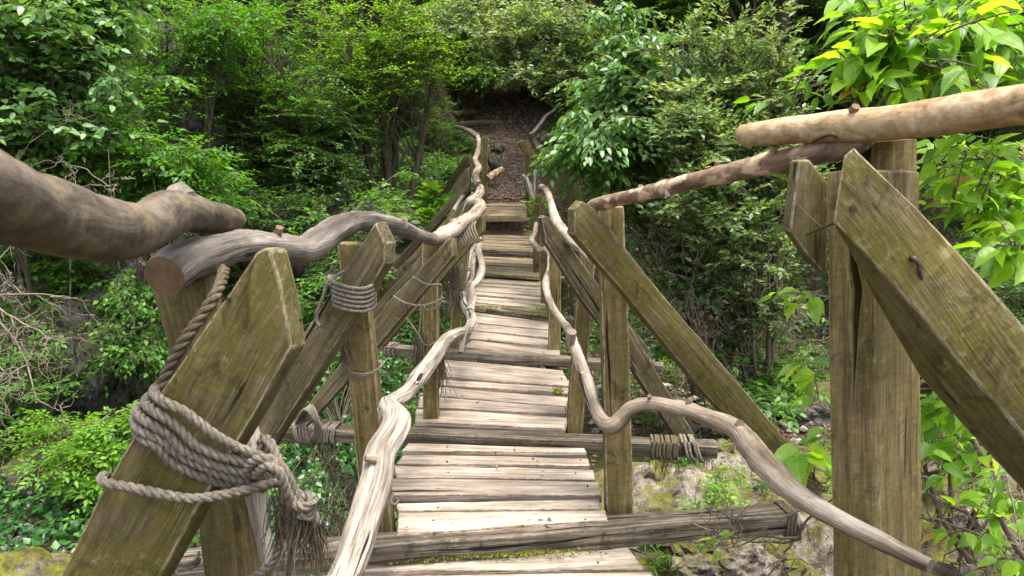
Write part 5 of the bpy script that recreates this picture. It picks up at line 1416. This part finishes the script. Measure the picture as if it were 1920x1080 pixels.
# --- ivy and ground cover: stuff
def cover(name, n, region, mat, size, seed, lift=.05, label='', cat='ground cover', aspect=.8, flat=.35, clump=(.5, .0), keep=None, layers=1):
    rg = np.random.default_rng(seed)
    x = rg.uniform(region[0], region[1], n); y = rg.uniform(region[2], region[3], n)
    m = fbm(x, y, clump[0], seed, 3) > clump[1]
    m &= np.abs(x) < 1.4 + .75 * y
    m &= ~((y > 12.6) & (y < 20) & (np.abs(x - PATH_X(y)) < .55 + .1 * (y - 12.6)))
    x, y = x[m], y[m]
    if keep is not None:
        k = keep(x, y); x, y = x[k], y[k]
    n = len(x)
    e = .05
    zx = (height(x + e, y) - height(x - e, y)) / (2 * e); zy = (height(x, y + e) - height(x, y - e)) / (2 * e)
    nr = unit(np.stack([-zx, -zy, np.ones(n)], 1))
    pos = np.stack([x, y, height(x, y)], 1) + nr * (lift * rg.random((n, 1)) ** .7 + .005)
    d = unit(rg.normal(size=(n, 3)) + np.array([0, -.3, -.2]))
    me = leaves_mesh(name, pos, d, nr + np.array([0, -.25, .3]) + rg.normal(size=(n, 3)) * flat, size * rg.uniform(.6, 1.3, n), aspect, mat, .15, .1)
    o = link(name, me, mat)
    return tag(o, label, cat, kind='stuff')
cover('ivy', 90000, (-9, -.9, 3.6, 14), L['ivy'], .055, 21, .14, 'glossy dark ivy carpeting the left bank below the bridge', 'ivy', clump=(.5, -.35))
cover('undergrowth', 70000, (-12, 12, 8, 26), L['mid'], .075, 22, .30, 'leafy undergrowth covering the slope beneath the trees', 'undergrowth', aspect=.5, clump=(.6, -.1))
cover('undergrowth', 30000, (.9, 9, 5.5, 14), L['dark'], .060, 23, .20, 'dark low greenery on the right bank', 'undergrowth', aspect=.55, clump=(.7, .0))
cover('undergrowth', 16000, (-4, 4, 19.3, 25), L['mid'], .12, 28, .45, 'leafy undergrowth closing the slope above the top of the path', 'undergrowth', aspect=.5, clump=(.6, -.6))
cover('leaf_litter', 30000, (-5, 6.5, 1.5, 14), L['litter'], .05, 24, .02, 'brown fallen leaves lying on the gully floor', 'leaf litter', aspect=.5, clump=(.7, -.3))

# --- bare dead twigs at the left
def bare(name, base, tips, seed, label, mat='deadtwig', r0=.012, sub=7, ln=.35, group=None, droop=.3):
    rg = np.random.default_rng(seed)
    b = Vector(base)
    root = empty(name, b, label, 'dead branch', group)
    paths = []
    bb = np.array(b)
    for t in tips:
        e = np.array(t)
        Ld = np.linalg.norm(e - bb)
        k = max(8, int(Ld / .06))
        p = bez(bb, bb + (e - bb) * .35 + rg.normal(size=3) * .12 * Ld, bb + (e - bb) * .7 + rg.normal(size=3) * .12 * Ld, e, k)
        p += np.cumsum(rg.normal(size=p.shape) * .006, 0)
        paths.append((p, np.linspace(r0, .003, k)))
        def sub_t(p, r, depth):
            for j in range(sub if depth == 0 else 3):
                i0 = rg.integers(int(len(p) * .2), len(p))
                d = unit(unit(np.gradient(p, axis=0))[i0] * .7 + rg.normal(size=3) * .7 + np.array([0, 0, -droop]))
                l = ln * rg.uniform(.4, 1.2) * (.6 if depth else 1)
                q = p[i0] + np.linspace(0, 1, 7)[:, None] * d * l + np.cumsum(rg.normal(size=(7, 3)) * .012, 0)
                q[0] = p[i0]
                rr = np.linspace(max(.0028, r * .55), .0014, 7)
                paths.append((q, rr))
                if depth < 2: sub_t(q, rr[0], depth + 1)
        sub_t(p, r0, 0)
    V, Fc, Lt, A = np_tubes(paths, 4)
    link('twigs', np_mesh('twigs', V - bb, Fc, Lt, True, A), M[mat], root, b)
    return root
bare('dead_branch', P(-60, 560, 4.6), [P(110, 640, 4.3), P(60, 740, 4.2), P(130, 560, 4.6), P(20, 700, 4.0)], 31, 'pale bare twigs hanging in a tangle at the left edge', sub=4, ln=.28)
bare('dead_branch', base_at(150, 6.4), [P(200, 280, 5.6), P(60, 250, 5.6), P(260, 210, 5.8), P(130, 330, 5.2), P(300, 350, 5.8)], 32, 'grey dry twigs fanning out beneath the top left bush', sub=4, ln=.34, droop=-.05)
bare('dead_branch', base_at(1390, 6.6), [P(1240, 520, 5.8), P(1300, 560, 5.8), P(1200, 430, 6.0), P(1440, 420, 5.9), P(1500, 560, 6.0)], 34, 'tangled dry stems inside the thicket on the right', sub=9, ln=.45, droop=.1)
bare('dead_branch', P(1500, 1010, 2.1), [P(1345, 1025, 2.2), P(1290, 985, 2.5), P(1440, 1100, 2.1), P(1560, 945, 2.0)], 35, 'thin bare branch under the reddish rail near the right post', 'twig', r0=.005, sub=1, ln=.12, droop=-.05)
bare('dead_branch', P(1820, 1050, 2.6), [P(1740, 840, 2.5), P(1900, 980, 2.4), P(1760, 700, 2.6), P(1880, 780, 2.5)], 36, 'knotted bare branches low behind the near right post', 'twig', r0=.016, sub=5, ln=.3, droop=-.1)
bare('dead_branch', P(600, 830, 3.6), [P(640, 1000, 3.7), P(610, 960, 3.6), P(670, 930, 3.6)], 37, 'hair-thin dry roots trailing from the left end of the second crossbeam', 'rope_old' if False else 'twig', r0=.003, sub=5, ln=.2, droop=.8)

# --- elder blossom, each umbel its own thing
def umbel(px, py, Y, r, label):
    rg = np.random.default_rng(int(px))
    n = 70
    a = rg.uniform(0, 6.28, n); q = np.sqrt(rg.random(n)) * r
    c = P(px, py, Y)
    pos = np.stack([np.cos(a) * q, np.sin(a) * q, rg.uniform(-.01, .01, n) - q * .15], 1)
    me = leaves_mesh('blossom', pos, rg.normal(size=(n, 3)) * np.array([1, 1, .2]), np.tile([0, 0, 1.], (n, 1)) + rg.normal(size=(n, 3)) * .3, np.full(n, r * .35), .8, L['flower'], .1)
    o = link('flower_umbel', me, L['flower'], None, c)
    tag(o, label, 'blossom')
for a in [(265, 255, 6.2, .05, 'creamy blossom head highest of the three above the near left rail'), (240, 333, 6.1, .055, 'creamy blossom head lowest, just over the bent near rail'), (275, 318, 6.2, .05, 'creamy blossom head right of the lowest one'),
          (300, 38, 7.6, .05, 'small white blossom head near the top left of the wood'), (278, 97, 7.6, .045, 'white blossom head left of the grey cliff')]:
    umbel(*a)

# --- the lime green cherry branches on the right
def big_leaf(seed):
    rg = random.Random(seed)
    n = 9
    V, Fc = [], []
    bend = rg.uniform(.1, .45); tw = rg.uniform(-.3, .3); fold = rg.uniform(.10, .38)
    for i in range(n):
        t = i / (n - 1)
        w = .27 * math.sin(math.pi * min(1, t ** .72)) ** .8 * (1 - .25 * t) if 0 < t < 1 else 0.004
        if t > .82: w *= (1 - (t - .82) / .18 * .75)
        zc = -bend * t * t
        wav = .025 * math.sin(t * 17 + seed)
        a = tw * t
        for s in (-1, 0, 1):
            y = s * w; z = abs(s) * w * fold * 1.6 + (wav if s else 0) * (w / .25)
            V.append((t, y * math.cos(a) - z * math.sin(a), zc + y * math.sin(a) + z * math.cos(a)))
    for i in range(n - 1):
        for s in (0, 1):
            k = i * 3 + s
            Fc += [k, k + 3, k + 4, k + 1]
    # stalk
    return np.array(V), Fc
big = [big_leaf(i) for i in range(6)]
def cherry_leaf_mat():
    m, t = new_mat('lime_cherry_leaf'); q = NT(t)
    tc = q.n('ShaderNodeAttribute', attribute_name='gc').outputs['Vector']
    rnd = q.n('ShaderNodeObjectInfo').outputs['Random']
    sx = q.n('ShaderNodeSeparateXYZ', {0: tc})
    ay = q.math('ABSOLUTE', sx.outputs['Y'])
    ph = q.math('SUBTRACT', q.math('MULTIPLY', sx.outputs['X'], 70.0), q.math('MULTIPLY', ay, 60.0))
    vein = q.math('SINE', ph)
    veinm = q.ramp(vein, [(0.0, 0), (0.86, 0), (0.99, 1)])
    midr = q.ramp(ay, [(0.0, 1), (0.016, 0)])
    vm = q.math('MAXIMUM', veinm, midr)
    col = q.ramp(rnd, [(0, (0.055, 0.16, 0.014)), (.3, (0.13, 0.27, 0.016)), (.7, (0.20, 0.37, 0.022)), (.975, (0.25, 0.42, 0.035)), (.99, (0.30, 0.26, 0.05)), (1, (0.25, 0.12, 0.05))])
    nz = q.noise(tc, 7, 4, .6)
    col = q.mix(.5, col, q.ramp(nz, [(0.3, .75), (.7, 1.2)]), 'MULTIPLY')
    col = q.mix(q.math('MULTIPLY', vm, .45), col, (0.30, 0.42, 0.10))
    tcol = q.mix(1.0, col, (2.3, 2.1, .6), 'MULTIPLY')
    b = q.n('ShaderNodeBump', {'Strength': .5, 'Distance': .002, 'Height': q.math('SUBTRACT', nz, q.math('MULTIPLY', vm, .6))})
    bs = q.n('ShaderNodeBsdfPrincipled', {'Base Color': col, 'Roughness': .34, 'Specular IOR Level': .5, 'Normal': b.outputs[0]})
    tr = q.n('ShaderNodeBsdfTranslucent', {'Color': tcol})
    mx = q.n('ShaderNodeMixShader', {0: .56, 1: bs.outputs[0], 2: tr.outputs[0]})
    q.n('ShaderNodeOutputMaterial', {'Surface': mx.outputs[0]})
    return m
L['bigcherry'] = cherry_leaf_mat()
big_me = []
for i, (V, Fc) in enumerate(big):
    me = np_mesh('leaf', V, Fc, np.full(len(Fc) // 4, 4), True, V)
    me.materials.append(L['bigcherry'])
    big_me.append(me)

def cherry(root_px, label, branches, clusters, seed, nobj=300):
    """branches: list of [(px,py,Y)...] with start radius; clusters: (px,py,Y,n leaves, spread m, leaf size)"""
    rg = random.Random(seed)
    base = P(*root_px)
    root = empty('cherry_branch', base, label, 'leafy branch')
    paths = []
    for pts, r0 in branches:
        p, r = resample([P(*q) for q in pts], list(np.linspace(r0, r0 * .35, len(pts))), .03)
        a = np.array([tuple(v) for v in p]); a[1:] += np.cumsum(np.random.default_rng(seed).normal(size=(len(a) - 1, 3)) * .0012, 0)
        paths.append((a, np.array(r)))
    nodes = np.concatenate([p for p, _ in paths])
    leaves = []
    for (px, py, Y, n, spread, size) in clusters:
        c = np.array(P(px, py, Y))
        k = np.argmin(np.linalg.norm(nodes - c, axis=1))
        st = nodes[k]
        d0 = c - st
        q = bez(st, st + d0 * .3 + np.array([0, 0, .02]), st + d0 * .7 + np.array([0, 0, .02]), c, 8)
        paths.append((q, np.linspace(.0032, .0018, 8)))
        dirv = unit(d0 + np.array([-.05, -.02, 0]))
        for j in range(n):
            t = rg.random() ** .6
            o = q[int(t * 7)] + np.array([rg.gauss(0, spread * .4), rg.gauss(0, spread * .4), rg.gauss(0, spread * .25)])
            ld = Vector((dirv[0] * .7 + rg.gauss(-.1, .6), dirv[1] * .4 + rg.gauss(-.15, .5), dirv[2] * .3 + rg.gauss(-.25, .28))).normalized()
            s = size * rg.uniform(.6, 1.2)
            # stalk from the twig to the leaf
            pk = Vector(o.tolist())
            lp = pk + ld * .018
            paths.append((np.array([tuple(q[int(t * 7)]), tuple((Vector(q[int(t * 7)].tolist()) + pk) / 2 + Vector((0, 0, .005))), tuple(lp)]), np.array([.0013, .0011, .0009])))
            up = Vector((rg.gauss(0, .35), rg.gauss(-.15, .35), 1))
            yv = up.cross(ld).normalized(); zv = ld.cross(yv)
            leaves.append((lp, Matrix((ld, yv, zv)).transposed().to_quaternion(), s, rg.randrange(6)))
    V, Fc, Lt, A = np_tubes(paths, 6)
    bb = np.array(base)
    link('branch', np_mesh('branch', V - bb, Fc, Lt, True, A), M['twig'], root, base)
    # nearest leaves singly, the rest as one part
    leaves.sort(key=lambda l: -l[2] / l[0].y)
    for lp, qt, s, v in leaves[:nobj]:
        o = link('leaf', big_me[v], None, root, lp, qt)
        o.scale = (s, s, s)
    rest = leaves[nobj:]
    if rest:
        VV, FF, AA = [], [], []
        off = 0
        for lp, qt, s, v in rest:
            R = np.array(qt.to_matrix())
            vv = big[v][0] @ R.T * s + np.array(lp) - bb
            VV.append(vv); FF.append(np.array(big[v][1]) + off); AA.append(big[v][0]); off += len(vv)
        VV = np.concatenate(VV); FF = np.concatenate(FF)
        me = np_mesh('leaves', VV, FF, np.full(len(FF) // 4, 4), True, np.concatenate(AA))
        o = link('leaves', me, L['bigcherry'], root, base)
        o['kind'] = 'stuff'
    return root
rgc = random.Random(4)
def clus(n, x0, y0, x1, y1, Y0, Y1, nl=7, sp=.06, size=.085, fn=None):
    out = []
    while len(out) < n:
        x, y = rgc.uniform(x0, x1), rgc.uniform(y0, y1)
        if fn and not fn(x, y): continue
        out.append((x, y, rgc.uniform(Y0, Y1), nl, sp, size))
    return out
cherry((2060, 160, 2.2), 'bright lime cherry boughs filling the top right corner above the pale log',
       [([(2060, 160, 2.2), (1920, 110, 2.15), (1860, 88, 2.1), (1800, 55, 2.1), (1690, 40, 2.15)], .010),
        ([(1860, 88, 2.1), (1790, 85, 2.1), (1700, 105, 2.0), (1640, 150, 2.0), (1600, 190, 2.0)], .006),
        ([(2020, 60, 2.3), (1900, 10, 2.3), (1760, -20, 2.3), (1640, 0, 2.3)], .008),
        ([(2040, 250, 2.3), (1900, 190, 2.2), (1750, 170, 2.1), (1640, 140, 2.1), (1540, 155, 2.1), (1470, 175, 2.1), (1430, 200, 2.1)], .006)],
       clus(56, 1580, -30, 1960, 190, 1.8, 2.4, 9, .06, .085, lambda x, y: (x > 1640 or y < 140) and y < 225) + clus(8, 1420, 140, 1600, 215, 1.95, 2.2, 6, .045, .05) + clus(10, 1560, -10, 1700, 110, 1.9, 2.2, 7, .05, .08)
       + clus(14, 1760, 20, 1960, 180, 1.6, 1.9, 7, .06, .085), 41, 300)
cherry((2040, 330, 2.4), 'hanging cherry leaves between the pale log and the broad board at the right edge',
       [([(2040, 330, 2.4), (1920, 300, 2.3), (1820, 300, 2.3), (1750, 320, 2.3)], .008),
        ([(2040, 400, 2.3), (1930, 400, 2.2), (1850, 420, 2.1), (1780, 410, 2.1)], .006),
        ([(2060, 520, 2.0), (1960, 470, 1.9), (1900, 470, 1.85)], .005)],
       clus(46, 1730, 250, 1960, 440, 2.0, 2.6, 8, .07, .085, lambda x, y: y < 300 + (x - 1700) * .9) + clus(7, 1840, 400, 1960, 500, 1.7, 1.95, 5, .05, .085), 42, 300)
cherry((1760, 600, 2.3), 'small sprays of lime leaves sticking out left of the near right post',
       [([(1760, 600, 2.3), (1600, 560, 2.2), (1500, 548, 2.1)], .004), ([(1760, 720, 2.3), (1600, 700, 2.2), (1520, 690, 2.15)], .004),
        ([(1760, 900, 2.2), (1620, 870, 2.1), (1530, 850, 2.05)], .005), ([(1700, 960, 2.2), (1520, 950, 2.1), (1400, 1005, 2.1), (1350, 1020, 2.1)], .004)],
       [(1455, 565, 2.1, 4, .03, .07), (1510, 548, 2.1, 5, .03, .07), (1540, 575, 2.1, 4, .03, .07), (1500, 690, 2.1, 4, .03, .08), (1545, 705, 2.1, 4, .03, .08), (1535, 750, 2.1, 3, .03, .08), (1500, 855, 2.0, 6, .035, .11), (1540, 880, 2.0, 6, .04, .12), (1545, 800, 2.1, 4, .03, .07), (1352, 1018, 2.1, 4, .02, .05), (1375, 1000, 2.1, 3, .02, .05)], 43, 300)
cherry((1980, 1100, 2.4), 'lime cherry shoots low on the right beneath the broad board',
       [([(1980, 1100, 2.4), (1900, 1020, 2.4), (1850, 880, 2.4), (1800, 760, 2.4), (1770, 660, 2.4)], .014),
        ([(1850, 880, 2.4), (1780, 860, 2.3), (1740, 880, 2.2)], .005), ([(1900, 1020, 2.4), (1820, 1000, 2.2), (1750, 975, 2.2)], .007), ([(1800, 760, 2.4), (1760, 770, 2.3)], .005),
        ([(1960, 900, 2.2), (1900, 880, 2.1), (1860, 860, 2.1)], .004)],
       clus(20, 1725, 640, 1850, 800, 2.2, 2.7, 6, .05, .085, lambda x, y: x - 1725 < (y - 640) * 1.0) + clus(13, 1730, 800, 1900, 940, 2.1, 2.6, 5, .05, .085, lambda x, y: x < 1720 + (y - 690) * .75) + clus(10, 1850, 920, 1960, 1080, 1.9, 2.4, 5, .05, .075) + clus(5, 1740, 960, 1860, 1080, 2.2, 2.6, 4, .05, .07), 44, 300)
def tuft(px, py, Y, n, h, label, seed):
    rg = np.random.default_rng(seed)
    c = P(px, py, Y)
    pos = rg.normal(size=(n, 3)) * np.array([.05, .05, .004])
    d = rg.normal(size=(n, 3)) * np.array([.8, .8, .3]) + np.array([0, -.1, .5])
    me = leaves_mesh('blades', pos, d, rg.normal(size=(n, 3)), h * rg.uniform(.5, 1.2, n), .05, L['mid'], .1, .35, True)
    tag(link('grass_tuft', me, L['mid'], None, c), label, 'grass tuft')
for a in [(1285, 872, 4.35, 90, .16, 'thin grass tuft hanging below the roped beam end on the right', 51), (1440, 915, 4.1, 90, .17, 'fine grass tuft on the rock above the long crossbeam end', 52), (1335, 905, 4.2, 70, .13, 'short grass tuft in the middle of the mossy rock', 53), (1240, 1050, 3.1, 60, .10, 'small grass tuft at the bottom beside the nearest planks', 54)]:
    tuft(*a)
# --- moss cushions and fallen bits on the deck
def deck_bits(name, spots, n, size, mat, label, cat, seed, up=.9, aspect=.5):
    rg = np.random.default_rng(seed)
    pos = []
    for (px, py, z, sx, sy) in spots:
        c = PZ(px, py, z)
        k = max(1, int(n / len(spots)))
        pos.append(np.stack([c.x + rg.normal(size=k) * sx, c.y + rg.normal(size=k) * sy, c.z + rg.uniform(.002, size * .5, k)], 1))
    pos = np.concatenate(pos); n = len(pos)
    d = unit(rg.normal(size=(n, 3)) * np.array([1, 1, .3]) + np.array([0, 0, up]))
    me = leaves_mesh(name, pos, d, rg.normal(size=(n, 3)) + np.array([0, 0, 1.]), size * rg.uniform(.5, 1.3, n), aspect, mat, .2)
    return tag(link(name, me, mat), label, cat, kind='stuff')
MOSS = leaf_mat('yellow_green_moss', (0.08, 0.10, 0.012), (0.16, 0.19, 0.02), (0.28, 0.30, 0.04), .3, rough=.9)
deck_bits('moss', [(1020, 582, .26, .05, .08), (1004, 590, .255, .10, .025), (1010, 524, .31, .05, .05), (1000, 478, .33, .09, .05), (1006, 500, .32, .05, .08), (900, 576, .26, .10, .02), (955, 578, .255, .10, .02),
                   (880, 1046, .035, .10, .010), (1000, 1040, .035, .12, .010), (760, 1052, .035, .06, .008), (890, 530, .31, .04, .04), (1046, 735, .15, .012, .02)], 4200, .014, MOSS, 'yellow-green moss cushions along the edges of the deck planks', 'moss', 5)
deck_bits('fallen_leaves', [(820, 1005, .115, .05, .06), (1000, 880, .115, .1, .2), (900, 760, .15, .15, .3), (960, 640, .21, .15, .4), (930, 560, .26, .12, .5), (1040, 990, .115, .05, .05)], 46, .026, L['litter'], 'a few dry leaf scraps lying on the deck planks', 'leaf litter', 6, up=.05, aspect=.5)

print('LEAVES', LEAF_COUNT[0], 'OBJECTS', len(SC.objects))
